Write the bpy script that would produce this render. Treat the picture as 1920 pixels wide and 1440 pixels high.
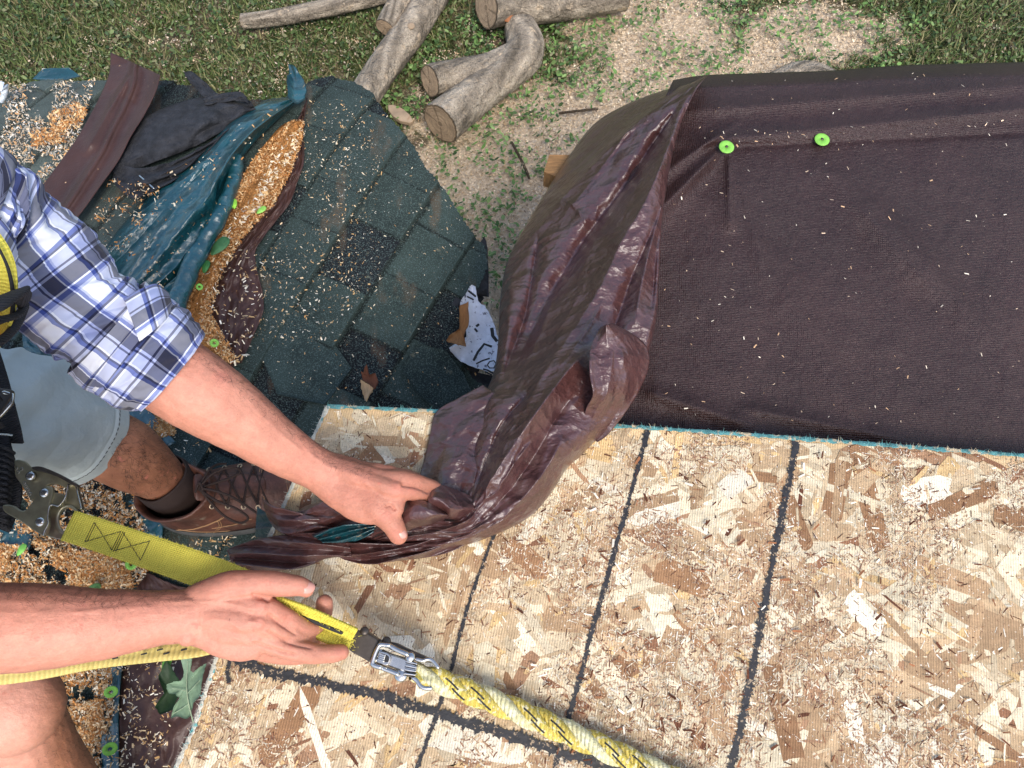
import bpy, bmesh, math, random
import numpy as np
from mathutils import Vector, Matrix
R = math.radians
rng = np.random.default_rng(11)
random.seed(5)
for o in list(bpy.data.objects): bpy.data.objects.remove(o)
SC = bpy.context.scene
COL = SC.collection

# ------------------------------------------------------------------ camera, sky, sun, exposure
CAM_H = 1.05; TILT = R(20); F = 1450.0
cd = bpy.data.cameras.new("camera"); cam = bpy.data.objects.new("camera", cd); COL.objects.link(cam)
cam.location = (0, 0, CAM_H); cam.rotation_euler = (TILT, 0, 0)
cd.sensor_width = 36; cd.lens = 36 * F / 1920; cd.clip_start = 0.02; cd.clip_end = 300
SC.camera = cam
SUN_EL = R(56); SUN_AZ = R(158)      # azimuth measured from +Y towards +X
w = bpy.data.worlds.new("World"); SC.world = w; w.use_nodes = True
nt = w.node_tree; nt.nodes.clear()
sky = nt.nodes.new("ShaderNodeTexSky"); sky.sky_type = 'NISHITA'; sky.sun_disc = False
sky.sun_elevation = SUN_EL; sky.sun_rotation = SUN_AZ; sky.air_density = 1.0; sky.dust_density = 2.5; sky.ozone_density = 1.0
bg = nt.nodes.new("ShaderNodeBackground"); bg.inputs[1].default_value = 0.15
wo = nt.nodes.new("ShaderNodeOutputWorld")
nt.links.new(sky.outputs[0], bg.inputs[0]); nt.links.new(bg.outputs[0], wo.inputs[0])
sd = bpy.data.lights.new("sun", 'SUN'); sun = bpy.data.objects.new("sun", sd); COL.objects.link(sun)
sd.energy = 1.5; sd.angle = R(20); sd.color = (1.0, 0.955, 0.89)
sdir = Vector((math.sin(SUN_AZ) * math.cos(SUN_EL), math.cos(SUN_AZ) * math.cos(SUN_EL), math.sin(SUN_EL)))
sun.rotation_euler = sdir.to_track_quat('Z', 'Y').to_euler(); sun.location = sdir * 8
SC.view_settings.view_transform = 'Standard'; SC.view_settings.look = 'None'
SC.view_settings.gamma = 1; SC.view_settings.exposure = 0.84

# ------------------------------------------------------------------ helpers
CT, ST = math.cos(TILT), math.sin(TILT)
def P(px, py, z):
    dx = (px - 960) / F; dy = -(py - 720) / F
    zz = dy * ST - CT; t = (z - CAM_H) / zz
    return np.array([dx * t, (dy * CT + ST) * t, z])
def PA(px, py, z):
    px = np.asarray(px, float); py = np.asarray(py, float); z = np.broadcast_to(np.asarray(z, float), px.shape)
    dx = (px - 960) / F; dy = -(py - 720) / F
    t = (z - CAM_H) / (dy * ST - CT)
    return np.stack([dx * t, (dy * CT + ST) * t, z + 0 * t], -1)
def PX(p):
    p = np.asarray(p, float); x, y, z = p[..., 0], p[..., 1], p[..., 2] - CAM_H
    yc = y * CT + z * ST; zc = -y * ST + z * CT
    return np.stack([960 + F * x / -zc, 720 - F * yc / -zc], -1)
def lin(c):
    c = np.asarray(c, float) / 255.0
    return tuple(np.where(c <= 0.04045, c / 12.92, ((c + 0.055) / 1.055) ** 2.4))
def _h(ix, iy, s):
    n = (ix.astype(np.int64) * 374761393 + iy.astype(np.int64) * 668265263 + s * 974634777) & 0xffffffff
    n = ((n ^ (n >> 13)) * 1274126177) & 0xffffffff
    return ((n ^ (n >> 16)) & 0xffff) / 65535.0
def vn(x, y, s=0):
    x = np.asarray(x, float); y = np.asarray(y, float)
    ix = np.floor(x); iy = np.floor(y); fx = x - ix; fy = y - iy
    fx = fx * fx * (3 - 2 * fx); fy = fy * fy * (3 - 2 * fy)
    a = _h(ix, iy, s); b = _h(ix + 1, iy, s); c = _h(ix, iy + 1, s); d = _h(ix + 1, iy + 1, s)
    return (a * (1 - fx) + b * fx) * (1 - fy) + (c * (1 - fx) + d * fx) * fy
def fbm(x, y, s=0, o=4):
    r = 0; a = .5; t = 0
    for i in range(o):
        r = r + a * vn(np.asarray(x) * 2 ** i, np.asarray(y) * 2 ** i, s + i * 17); t += a; a *= .5
    return r / t
def inside(pts, poly):
    x, y = pts[..., 0], pts[..., 1]; r = np.zeros(x.shape, bool); n = len(poly)
    for i in range(n):
        x1, y1 = poly[i]; x2, y2 = poly[(i + 1) % n]
        if y1 == y2: continue
        c = ((y1 > y) != (y2 > y)) & (x < (x2 - x1) * (y - y1) / (y2 - y1) + x1)
        r ^= c
    return r
def resample(pts, n, smooth=True):
    pts = np.asarray(pts, float)
    if smooth and len(pts) > 2:
        out = []
        for i in range(len(pts) - 1):
            p0 = pts[max(i - 1, 0)]; p1 = pts[i]; p2 = pts[i + 1]; p3 = pts[min(i + 2, len(pts) - 1)]
            for t in np.linspace(0, 1, 12, endpoint=False):
                out.append(.5 * ((2 * p1) + (-p0 + p2) * t + (2 * p0 - 5 * p1 + 4 * p2 - p3) * t * t + (-p0 + 3 * p1 - 3 * p2 + p3) * t ** 3))
        out.append(pts[-1]); pts = np.array(out)
    d = np.r_[0, np.cumsum(np.linalg.norm(np.diff(pts[:, :2], axis=0), axis=1) + 1e-9)]
    q = np.linspace(0, d[-1], n)
    return np.stack([np.interp(q, d, pts[:, k]) for k in range(pts.shape[1])], 1)

def polydist(px, py, pts):
    best = np.full(np.shape(px), 1e9); tt = np.zeros(np.shape(px)); pts = np.asarray(pts, float); sgn = np.zeros(np.shape(px))
    L = np.r_[0, np.cumsum(np.linalg.norm(np.diff(pts, axis=0), axis=1))]
    for i in range(len(pts) - 1):
        a, b = pts[i], pts[i + 1]; ab = b - a; l = ab @ ab; t = np.clip(((px - a[0]) * ab[0] + (py - a[1]) * ab[1]) / l, 0, 1); dx = px - a[0] - t * ab[0]; dy = py - a[1] - t * ab[1]; d = np.hypot(dx, dy)
        k = d < best; best = np.where(k, d, best); tt = np.where(k, (L[i] + t * (L[i + 1] - L[i])) / L[-1], tt); sgn = np.where(k, np.sign(dx * ab[1] - dy * ab[0]), sgn)
    return best, tt, sgn
def polyridge(px, py, pts, w0, w1, h, fade=.12, p=1.4, asym=1.0):
    q = resample(np.array([(*a, 0) for a in pts], float), max(8, len(pts) * 5))[:, :2] if len(pts) > 2 else pts
    m_ = max(w0, w1 * 1.0) * 5 * max(asym, 1); px = np.asarray(px, float); py = np.asarray(py, float)
    k = (px > q[:, 0].min() - m_) & (px < q[:, 0].max() + m_) & (py > q[:, 1].min() - m_) & (py < q[:, 1].max() + m_)
    out = np.zeros(px.shape); px = px[k]; py = py[k]
    if not len(px): return out
    d, t, s = polydist(px, py, q); w_ = (w0 + (w1 - w0) * t) * np.where(s > 0, asym, 1.0); out[k] = h * np.exp(-(d / w_) ** p) * np.clip(np.minimum(t, 1 - t) / fade, 0, 1); return out
def tag(o, label=None, cat=None, group=None, kind=None):
    if label: o['label'] = label
    if cat: o['category'] = cat
    if group: o['group'] = group
    if kind: o['kind'] = kind
    return o
def thing(name, label, cat, loc, group=None):
    o = bpy.data.objects.new(name, None); COL.objects.link(o); o.location = tuple(loc); o.empty_display_size = .05
    return tag(o, label, cat, group)
def world_loc(o):
    v = Vector(o.location)
    while o.parent: o = o.parent; v = v + o.location
    return v
def obj(name, verts, faces, mat, parent=None, smooth=True, col=None, uv=None, solid=0, bevel=0, label=None):
    verts = np.asarray(verts, float).reshape(-1, 3)
    if parent is not None: org = np.array(world_loc(parent)); loc = (0, 0, 0)
    else: org = verts.mean(0); loc = tuple(org)
    me = bpy.data.meshes.new(name)
    if isinstance(faces, np.ndarray):
        nf, k = faces.shape
        me.vertices.add(len(verts)); me.vertices.foreach_set("co", (verts - org).astype(np.float32).ravel())
        me.loops.add(nf * k); me.loops.foreach_set("vertex_index", faces.astype(np.int32).ravel())
        me.polygons.add(nf); me.polygons.foreach_set("loop_start", np.arange(0, nf * k, k, dtype=np.int32))
        me.polygons.foreach_set("loop_total", np.full(nf, k, dtype=np.int32))
        me.update(calc_edges=True); me.validate()
    else:
        me.from_pydata([tuple(v) for v in (verts - org)], [], [tuple(int(i) for i in f) for f in faces]); me.update()
    if col is not None:
        col = np.asarray(col, float)
        if col.shape[1] == 3: col = np.c_[col, np.ones(len(col))]
        a = me.color_attributes.new("Col", 'FLOAT_COLOR', 'POINT'); a.data.foreach_set("color", col.astype(np.float32).ravel())
    if uv is not None:
        u = me.uv_layers.new(name="UVMap"); li = np.zeros(len(me.loops), dtype=np.int32)
        me.loops.foreach_get("vertex_index", li); u.data.foreach_set("uv", np.asarray(uv, float)[li].astype(np.float32).ravel())
    me.polygons.foreach_set("use_smooth", np.full(len(me.polygons), smooth))
    me.materials.append(mat)
    o = bpy.data.objects.new(name, me); COL.objects.link(o); o.location = loc
    if parent is not None: o.parent = parent
    if solid: m = o.modifiers.new("s", 'SOLIDIFY'); m.thickness = solid; m.offset = -1
    if bevel: m = o.modifiers.new("b", 'BEVEL'); m.width = bevel; m.segments = 2; m.limit_method = 'ANGLE'
    if label: o['label'] = label
    return o
def gridfaces(n, m, cm=False, cn=False):
    i = np.arange(n if cn else n - 1)[:, None]; j = np.arange(m if cm else m - 1)[None, :]
    i2 = (i + 1) % n; j2 = (j + 1) % m
    return np.stack([i * m + j, i * m + j2, i2 * m + j2, i2 * m + j], -1).reshape(-1, 4)
class Geo:      # collects pieces into one mesh
    def __init__(s): s.v = []; s.f = []; s.c = []; s.u = []; s.n = 0
    def add(s, v, f, c=None, uv=None):
        v = np.asarray(v, float).reshape(-1, 3)
        s.v.append(v); s.f += [tuple(int(k) + s.n for k in q) for q in f]; s.n += len(v)
        s.c.append(np.tile(np.asarray(c if c is not None else (1, 1, 1), float)[:3], (len(v), 1)) if (c is None or np.ndim(c) == 1) else np.asarray(c)[:, :3])
        s.u.append(np.asarray(uv, float) if uv is not None else np.zeros((len(v), 2)))
        return s
    def build(s, name, mat, parent=None, **k):
        return obj(name, np.concatenate(s.v), s.f, mat, parent, col=np.concatenate(s.c), uv=np.concatenate(s.u), **k)
def frames(path, up=(0, 0, 1)):
    path = np.asarray(path, float); t = np.gradient(path, axis=0); t /= np.linalg.norm(t, axis=1)[:, None] + 1e-12
    up = np.asarray(up, float); s = np.cross(t, up)
    bad = np.linalg.norm(s, axis=1) < 1e-3; s[bad] = np.cross(t[bad], (0, 1, .01))
    s /= np.linalg.norm(s, axis=1)[:, None]; u = np.cross(s, t)
    return t, s, u
def tube(path, ra, rb=None, n=16, cap=True, up=(0, 0, 1), round_cap=True):
    """ra: half-width sideways, rb: half-height"""
    path = np.asarray(path, float); ra = np.broadcast_to(np.asarray(ra, float), len(path)).copy()
    rb = ra.copy() if rb is None else np.broadcast_to(np.asarray(rb, float), len(path)).copy()
    t, s, u = frames(path, up)
    if cap and round_cap:
        pre, post = [], []
        for a in (80, 60, 40, 20):
            k = math.cos(R(a)); d = math.sin(R(a))
            pre.append((path[0] - t[0] * d * min(ra[0], rb[0]), ra[0] * k, rb[0] * k, s[0], u[0]))
            post.append((path[-1] + t[-1] * d * min(ra[-1], rb[-1]), ra[-1] * k, rb[-1] * k, s[-1], u[-1]))
        post = post[::-1]
        path = np.r_[[q[0] for q in pre], path, [q[0] for q in post]]; ra = np.r_[[q[1] for q in pre], ra, [q[1] for q in post]]
        rb = np.r_[[q[2] for q in pre], rb, [q[2] for q in post]]; s = np.r_[[q[3] for q in pre], s, [q[3] for q in post]]; u = np.r_[[q[4] for q in pre], u, [q[4] for q in post]]
    a = np.linspace(0, 2 * math.pi, n, endpoint=False)
    V = path[:, None] + s[:, None] * (np.cos(a)[None, :, None] * ra[:, None, None]) + u[:, None] * (np.sin(a)[None, :, None] * rb[:, None, None])
    m = len(path); f = [tuple(q) for q in gridfaces(m, n, cm=True)]
    if cap: f += [tuple(range(n))[::-1], tuple((m - 1) * n + k for k in range(n))]
    return V.reshape(-1, 3), f
def jt(pts, n=None, smooth=True):      # list of (px,py,z,...) -> world path + extras, resampled
    pts = np.array(pts, float); w_ = np.array([P(*p[:3]) for p in pts]); q = np.c_[w_, pts[:, 3:]]
    n = n or len(pts) * 5
    d = np.r_[0, np.cumsum(np.linalg.norm(np.diff(w_, axis=0), axis=1) + 1e-9)]
    if smooth and len(pts) > 2:
        o = []
        for i in range(len(q) - 1):
            p0 = q[max(i - 1, 0)]; p1 = q[i]; p2 = q[i + 1]; p3 = q[min(i + 2, len(q) - 1)]
            for t in np.linspace(0, 1, 10, endpoint=False):
                o.append(.5 * ((2 * p1) + (-p0 + p2) * t + (2 * p0 - 5 * p1 + 4 * p2 - p3) * t * t + (-p0 + 3 * p1 - 3 * p2 + p3) * t ** 3))
        o.append(q[-1]); q = np.array(o); d = np.r_[0, np.cumsum(np.linalg.norm(np.diff(q[:, :3], axis=0), axis=1) + 1e-9)]
    g = np.linspace(0, d[-1], n); r = np.stack([np.interp(g, d, q[:, k]) for k in range(q.shape[1])], 1)
    return r[:, :3], r[:, 3:]
def ribbon(pts, width, th=.002, n=60, side=None, tiltz=None):
    """flat webbing along (px,py,z) points; returns verts, faces, uv (metres)"""
    p, ex = jt(pts, n); t, s, u = frames(p)
    if side is not None: s = np.tile(np.asarray(side, float) / np.linalg.norm(side), (len(p), 1)); u = np.cross(s, t)
    if ex.shape[1]:      # roll in degrees
        a = np.radians(ex[:, 0])[:, None]; s, u = s * np.cos(a) + u * np.sin(a), u * np.cos(a) - s * np.sin(a)
    L = np.r_[0, np.cumsum(np.linalg.norm(np.diff(p, axis=0), axis=1))]
    k = np.linspace(-1, 1, 9); ks = np.r_[k, k[::-1]]; hs = np.r_[np.full(9, .5), np.full(9, -.5)] * th
    V = p[:, None] + s[:, None] * (ks[None, :, None] * width / 2) + u[:, None] * hs[None, :, None]
    U = np.stack(np.broadcast_arrays(L[:, None], (ks * width / 2)[None, :]), -1)
    m = len(p); f = [tuple(q) for q in gridfaces(m, 18, cm=True)] + [tuple(range(18))[::-1], tuple((m - 1) * 18 + j for j in range(18))]
    return V.reshape(-1, 3), f, U.reshape(-1, 2)
def prism(poly, h, up=(0, 0, 1)):      # poly: Nx3 world, extruded by h downwards
    poly = np.asarray(poly, float); n = len(poly); d = np.asarray(up, float) * h
    a = poly; ar = 0.5 * np.sum(a[:, 0] * np.roll(a[:, 1], -1) - np.roll(a[:, 0], -1) * a[:, 1])
    if ar < 0: poly = poly[::-1]
    V = np.r_[poly, poly - d]
    return V, [tuple(range(n)), tuple(range(2 * n - 1, n - 1, -1))] + [(i, i + n, (i + 1) % n + n, (i + 1) % n) for i in range(n)]
def box(c, ax, ay, az, hx, hy, hz):
    c = np.asarray(c, float); ax, ay, az = [np.asarray(q, float) / np.linalg.norm(q) for q in (ax, ay, az)]
    V = [c + ax * hx * i + ay * hy * j + az * hz * k for k in (-1, 1) for j in (-1, 1) for i in (-1, 1)]
    return np.array(V), [(0, 2, 3, 1), (4, 5, 7, 6), (0, 1, 5, 4), (2, 6, 7, 3), (0, 4, 6, 2), (1, 3, 7, 5)]
def disc(c, axis, r, h, n=20, hole=0, dome=0):
    c = np.asarray(c, float); t = np.asarray(axis, float); t /= np.linalg.norm(t)
    s = np.cross(t, (0.3, 1, .2)); s /= np.linalg.norm(s); u = np.cross(t, s); a = np.linspace(0, 2 * math.pi, n, endpoint=False)
    prof = [(max(hole, 1e-4), 0), (r, 0), (r, h * .7), (r * .9, h), (max(hole, r * .5 if dome else 1e-4), h + dome)] + ([(1e-4, h + dome * 1.3)] if dome and not hole else [])
    V = np.array([[c + t * q[1] + (s * math.cos(b) + u * math.sin(b)) * q[0] for b in a] for q in prof])
    return V.reshape(-1, 3), [tuple(q) for q in gridfaces(len(prof), n, cm=True, cn=bool(hole))]

# ------------------------------------------------------------------ materials
def M(name, base=(.5, .5, .5), attr=False, rough=.7, bumps=(), mottle=None, metal=0, spec=.5, sss=0, speck=None, coat=0, coords='Object', rvar=0, wave=None, sheen=0, crink=None):
    m = bpy.data.materials.new(name); m.use_nodes = True; t = m.node_tree; N, L = t.nodes, t.links
    b = N["Principled BSDF"]; b.inputs['Roughness'].default_value = rough; b.inputs['Metallic'].default_value = metal
    b.inputs['Specular IOR Level'].default_value = spec
    if sss: b.inputs['Subsurface Weight'].default_value = sss; b.inputs['Subsurface Radius'].default_value = (1, .35, .2); b.inputs['Subsurface Scale'].default_value = .006
    if coat: b.inputs['Coat Weight'].default_value = coat; b.inputs['Coat Roughness'].default_value = .25
    if sheen: b.inputs['Sheen Weight'].default_value = sheen
    tc = N.new("ShaderNodeTexCoord").outputs[coords]
    def noise(sc, det=4, rgh=.6, vec=None, st=None):
        n = N.new("ShaderNodeTexNoise"); n.inputs['Scale'].default_value = sc; n.inputs['Detail'].default_value = det; n.inputs['Roughness'].default_value = rgh
        v = vec or tc
        if st:
            mp = N.new("ShaderNodeMapping"); mp.inputs['Scale'].default_value = st[:3]
            if len(st) > 3: mp.inputs['Rotation'].default_value = (0, 0, R(st[3]))
            L.new(v, mp.inputs[0]); v = mp.outputs[0]
        L.new(v, n.inputs['Vector']); return n
    if attr:
        a = N.new("ShaderNodeAttribute"); a.attribute_name = "Col"; c = a.outputs['Color']
    else:
        a = N.new("ShaderNodeRGB"); a.outputs[0].default_value = (*base, 1); c = a.outputs[0]
    for mo in (mottle or ()):      # (scale, lo, hi[, stretch])
        n = noise(mo[0], st=mo[3] if len(mo) > 3 else None); mr = N.new("ShaderNodeMapRange")
        mr.inputs[1].default_value = .3; mr.inputs[2].default_value = .7; mr.inputs[3].default_value = mo[1]; mr.inputs[4].default_value = mo[2]
        L.new(n.outputs['Fac'], mr.inputs[0]); v = N.new("ShaderNodeVectorMath"); v.operation = 'SCALE'
        L.new(c, v.inputs[0]); L.new(mr.outputs[0], v.inputs['Scale']); c = v.outputs[0]
    for sp in (speck or ()):      # (scale, threshold, softness, colour)
        n = noise(sp[0], 3, .6, st=sp[4] if len(sp) > 4 else None); mr = N.new("ShaderNodeMapRange")
        mr.inputs[1].default_value = sp[1]; mr.inputs[2].default_value = sp[1] + sp[2]
        L.new(n.outputs['Fac'], mr.inputs[0]); mx = N.new("ShaderNodeMix"); mx.data_type = 'RGBA'
        L.new(mr.outputs[0], mx.inputs['Factor']); L.new(c, mx.inputs['A']); mx.inputs['B'].default_value = (*sp[3], 1); c = mx.outputs['Result']
    L.new(c, b.inputs['Base Color'])
    if rvar:
        n = noise(14, 3); mr = N.new("ShaderNodeMapRange"); mr.inputs[3].default_value = rough - rvar; mr.inputs[4].default_value = rough + rvar
        L.new(n.outputs['Fac'], mr.inputs[0]); L.new(mr.outputs[0], b.inputs['Roughness'])
    prev = None
    for bu in bumps:      # (scale, strength, distance[, stretch])
        n = noise(bu[0], 4, .6, st=bu[3] if len(bu) > 3 else None); bp = N.new("ShaderNodeBump")
        bp.inputs['Strength'].default_value = bu[1]; bp.inputs['Distance'].default_value = bu[2]
        L.new(n.outputs['Fac'], bp.inputs['Height'])
        if prev: L.new(prev, bp.inputs['Normal'])
        prev = bp.outputs[0]
    for ck in (crink or ()):      # crumpled plastic facets (scale, strength, distance, stretch)
        wn = noise(ck[0] * .6, 2, .5); ad = N.new("ShaderNodeMixRGB"); ad.blend_type = 'ADD'; ad.inputs[0].default_value = .05; L.new(tc, ad.inputs[1]); L.new(wn.outputs['Color'], ad.inputs[2])
        mp = N.new("ShaderNodeMapping"); mp.inputs['Scale'].default_value = ck[3][:3]; mp.inputs['Rotation'].default_value = (0, 0, R(ck[3][3])); L.new(ad.outputs[0], mp.inputs[0])
        vo = N.new("ShaderNodeTexVoronoi"); vo.inputs['Scale'].default_value = ck[0]; L.new(mp.outputs[0], vo.inputs['Vector']); bp = N.new("ShaderNodeBump"); bp.inputs['Strength'].default_value = ck[1]; bp.inputs['Distance'].default_value = ck[2]
        L.new(vo.outputs['Distance'], bp.inputs['Height'])
        if prev: L.new(prev, bp.inputs['Normal'])
        prev = bp.outputs[0]
    for wv in (wave or ()):      # (scale, rotation deg, strength, distance)
        mp = N.new("ShaderNodeMapping"); mp.inputs['Rotation'].default_value = (0, 0, R(wv[1])); L.new(tc, mp.inputs[0])
        wt = N.new("ShaderNodeTexWave"); wt.inputs['Scale'].default_value = wv[0]; wt.inputs['Distortion'].default_value = wv[4] if len(wv) > 4 else 0; wt.inputs['Detail'].default_value = 1
        L.new(mp.outputs[0], wt.inputs[0]); bp = N.new("ShaderNodeBump"); bp.inputs['Strength'].default_value = wv[2]; bp.inputs['Distance'].default_value = wv[3]
        L.new(wt.outputs['Fac'], bp.inputs['Height'])
        if prev: L.new(prev, bp.inputs['Normal'])
        prev = bp.outputs[0]
    if prev: L.new(prev, b.inputs['Normal'])
    return m
MT = {}
MT['osb'] = M('osb wood', attr=True, rough=.75, spec=.25, mottle=[(60, .84, 1.1), (9, .88, 1.08), (25, .9, 1.08, (1, 8, 1, 20)), (500, .8, 1.12)], speck=[(330, .64, .04, (.17, .09, .055)), (150, .69, .02, (.14, .07, .04)), (260, .66, .03, lin((242, 230, 210)))], bumps=[(180, .6, .0014)], wave=[(95, 10, .75, .0008, .6)])
MT['marker'] = M('black marking', base=(.018, .018, .02), rough=.55, spec=.4, mottle=[(150, .5, 1.6)], speck=[(220, .6, .04, (.30, .22, .14)), (40, .66, .1, (.09, .075, .06))], bumps=[(200, .4, .001)])
MT['edge'] = M('teal edge sealer', base=lin((104, 166, 162)), rough=.8, mottle=[(120, .5, 1.1)], speck=[(70, .52, .08, lin((205, 185, 150)))], bumps=[(200, 1, .003)])
MT['brown'] = M('brown woven tarp', base=lin((80, 49, 46)), rough=.33, spec=.75, coat=.5, crink=[(16, .5, .020, (1, 2.2, 1, 35)), (48, .4, .006, (1, 1.6, 1, 50))], rvar=.07, mottle=[(5, .82, 1.15), (90, .85, 1.12, (1, 3, 1, 8))], bumps=[(150, .4, .002, (1, 2.2, 1, 8)), (24, .45, .010, (1, 1.6, 1, 40)), (70, .35, .004, (1, 1.7, 1, 35))], speck=[(60, .77, .02, lin((200, 165, 125)))])
MT['brownflat'] = M('brown tarp weave', base=lin((55, 36, 34)), rough=.39, crink=[(5, .25, .03, (1, 1.6, 1, 20))], spec=.42, rvar=.06, mottle=[(4, .8, 1.2), (110, .75, 1.2, (1, 3, 1, 4))], wave=[(105, 4, .35, .0012, .8), (105, 94, .35, .0012, .8)], bumps=[(170, .65, .003, (2.2, 1, 1, 4)), (210, .6, .003, (1, 2.2, 1, 4)), (9, .5, .018), (30, .3, .004)], speck=[(95, .74, .02, lin((214, 184, 150)))])
MT['brownmat'] = M('brown tarp dull', base=lin((72, 49, 43)), rough=.42, spec=.4, mottle=[(9, .75, 1.2)], bumps=[(40, .4, .006), (250, .4, .0015)], speck=[(70, .72, .02, lin((205, 170, 130)))])
MT['teal'] = M('teal tarp', base=lin((20, 74, 82)), rough=.3, spec=.8, coat=.6, crink=[(13, .5, .02, (1, 2.2, 1, 50)), (40, .35, .006, (1, 1.5, 1, 50))], rvar=.08, mottle=[(12, .65, 1.25)], bumps=[(30, .5, .008), (150, .4, .002)], speck=[(85, .68, .03, lin((190, 165, 125)))])
MT['shingle'] = M('asphalt granules', attr=True, rough=.9, spec=.25, mottle=[(14, .75, 1.25)], bumps=[(420, .9, .004), (60, .3, .004)], speck=[(300, .56, .04, lin((104, 124, 120))), (300, .6, .05, (.010, .013, .014)), (130, .715, .02, lin((206, 204, 190))), (34, .66, .1, lin((104, 106, 92)))])
MT['felt'] = M('black roofing felt', base=(.02, .021, .025), rough=.85, mottle=[(40, .5, 1.8)], bumps=[(90, .9, .008), (300, .6, .002)])
MT['chip'] = M('wood chips', attr=True, rough=.85, spec=.2, mottle=[(300, .8, 1.15)])
MT['sawpile'] = M('orange sawdust', base=lin((196, 136, 78)), rough=.95, spec=.1, mottle=[(14, .75, 1.15), (60, .7, 1.2), (260, .5, 1.4)], bumps=[(260, 1, .010), (60, 1, .012)])
MT['skin'] = M('skin', attr=True, rough=.5, spec=.4, sss=.1, mottle=[(28, .88, 1.07), (120, .90, 1.07), (420, .92, 1.06)], bumps=[(420, .5, .0012), (90, .35, .0022, (1, 2, 1)), (900, .5, .0006)], speck=[(210, .72, .02, lin((140, 88, 70))), (55, .66, .1, lin((196, 120, 100)))])
MT['nail'] = M('fingernail', base=lin((206, 150, 134)), rough=.35, spec=.5)
MT['hair'] = M('body hair', base=(.025, .014, .01), rough=.6)
MT['shorts'] = M('grey shorts', base=lin((176, 184, 182)), rough=.9, sheen=.2, mottle=[(9, .88, 1.08)], bumps=[(16, .5, .014), (500, .4, .0008)])
MT['black'] = M('black webbing', base=(.014, .014, .017), rough=.75, mottle=[(60, .6, 1.6)], bumps=[(300, .6, .0015)], wave=[(110, 70, .8, .0015)])
MT['leather'] = M('worn brown leather', base=lin((88, 54, 42)), rough=.5, spec=.5, mottle=[(18, .55, 1.35), (90, .8, 1.2)], bumps=[(120, .5, .0025), (28, .5, .005)], speck=[(34, .63, .1, lin((120, 104, 88)))])
MT['sole'] = M('boot sole', base=lin((78, 76, 72)), rough=.8, mottle=[(40, .6, 1.2)], bumps=[(160, .6, .003)])
MT['lace'] = M('dark lace', base=lin((48, 32, 26)), rough=.8, bumps=[(900, 1, .001)])
MT['thread'] = M('tan thread', base=lin((158, 120, 84)), rough=.7)
MT['brass'] = M('metal eyelet', base=lin((170, 150, 125)), rough=.35, metal=.8)
MT['zinc'] = M('yellow zinc plated steel', base=lin((176, 168, 138)), rough=.34, metal=.7, mottle=[(14, .6, 1.25), (70, .8, 1.15)], speck=[(16, .58, .14, lin((118, 84, 88)))], bumps=[(120, .15, .001)])
MT['steel'] = M('bright steel', base=lin((215, 212, 205)), rough=.22, metal=1, mottle=[(50, .75, 1.05)], bumps=[(90, .1, .001)])
MT['darksteel'] = M('dark steel', base=lin((88, 80, 72)), rough=.42, metal=.7, mottle=[(60, .7, 1.2)], bumps=[(200, .2, .001)])
MT['stitch'] = M('black stitching', base=(.02, .02, .02), rough=.8)
MT['bark'] = M('grey bark', attr=True, rough=.92, spec=.15, mottle=[(16, .68, 1.28), (60, .65, 1.25, (5, 5, 1))], bumps=[(30, 1, .03), (70, 1, .012), (200, .7, .004)], speck=[(22, .6, .08, lin((196, 176, 150)))])
MT['cut'] = M('cut wood', base=lin((168, 146, 120)), rough=.85, mottle=[(25, .75, 1.15), (9, .8, 1.1)], bumps=[(150, .4, .002)], speck=[(40, .62, .1, lin((160, 128, 98)))])
MT['cutring'] = M('sawn end grain', attr=True, rough=.9, spec=.15, mottle=[(25, .75, 1.15), (120, .8, 1.15)], bumps=[(150, .6, .004)])
MT['oldwood'] = M('weathered wood', base=lin((150, 112, 70)), rough=.85, mottle=[(30, .6, 1.3, (1, 9, 1, 10))], bumps=[(60, .7, .004, (1, 8, 1, 10))])
MT['shard'] = M('split wood', attr=True, rough=.8, mottle=[(60, .7, 1.2, (9, 1, 1, 20))], bumps=[(80, .8, .004, (9, 1, 1, 20))])
MT['white'] = M('white membrane', base=lin((218, 222, 232)), rough=.7, mottle=[(60, .85, 1.05)], bumps=[(60, .5, .004)], speck=[(90, .63, .03, lin((110, 112, 125)))])
MT['plastic'] = M('white plastic', base=lin((232, 240, 246)), rough=.4)
MT['green'] = M('green plastic cap', base=lin((132, 196, 78)), rough=.55, mottle=[(150, .8, 1.1)])
MT['leaf'] = M('leaf', attr=True, rough=.6, spec=.35, mottle=[(60, .7, 1.2)], bumps=[(120, .4, .002)])
MT['grass'] = M('grass', attr=True, rough=.7, spec=.25)
MT['wall'] = M('old siding', base=lin((96, 84, 72)), rough=.9, mottle=[(6, .7, 1.2)], bumps=[(40, .4, .005)])
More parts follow.
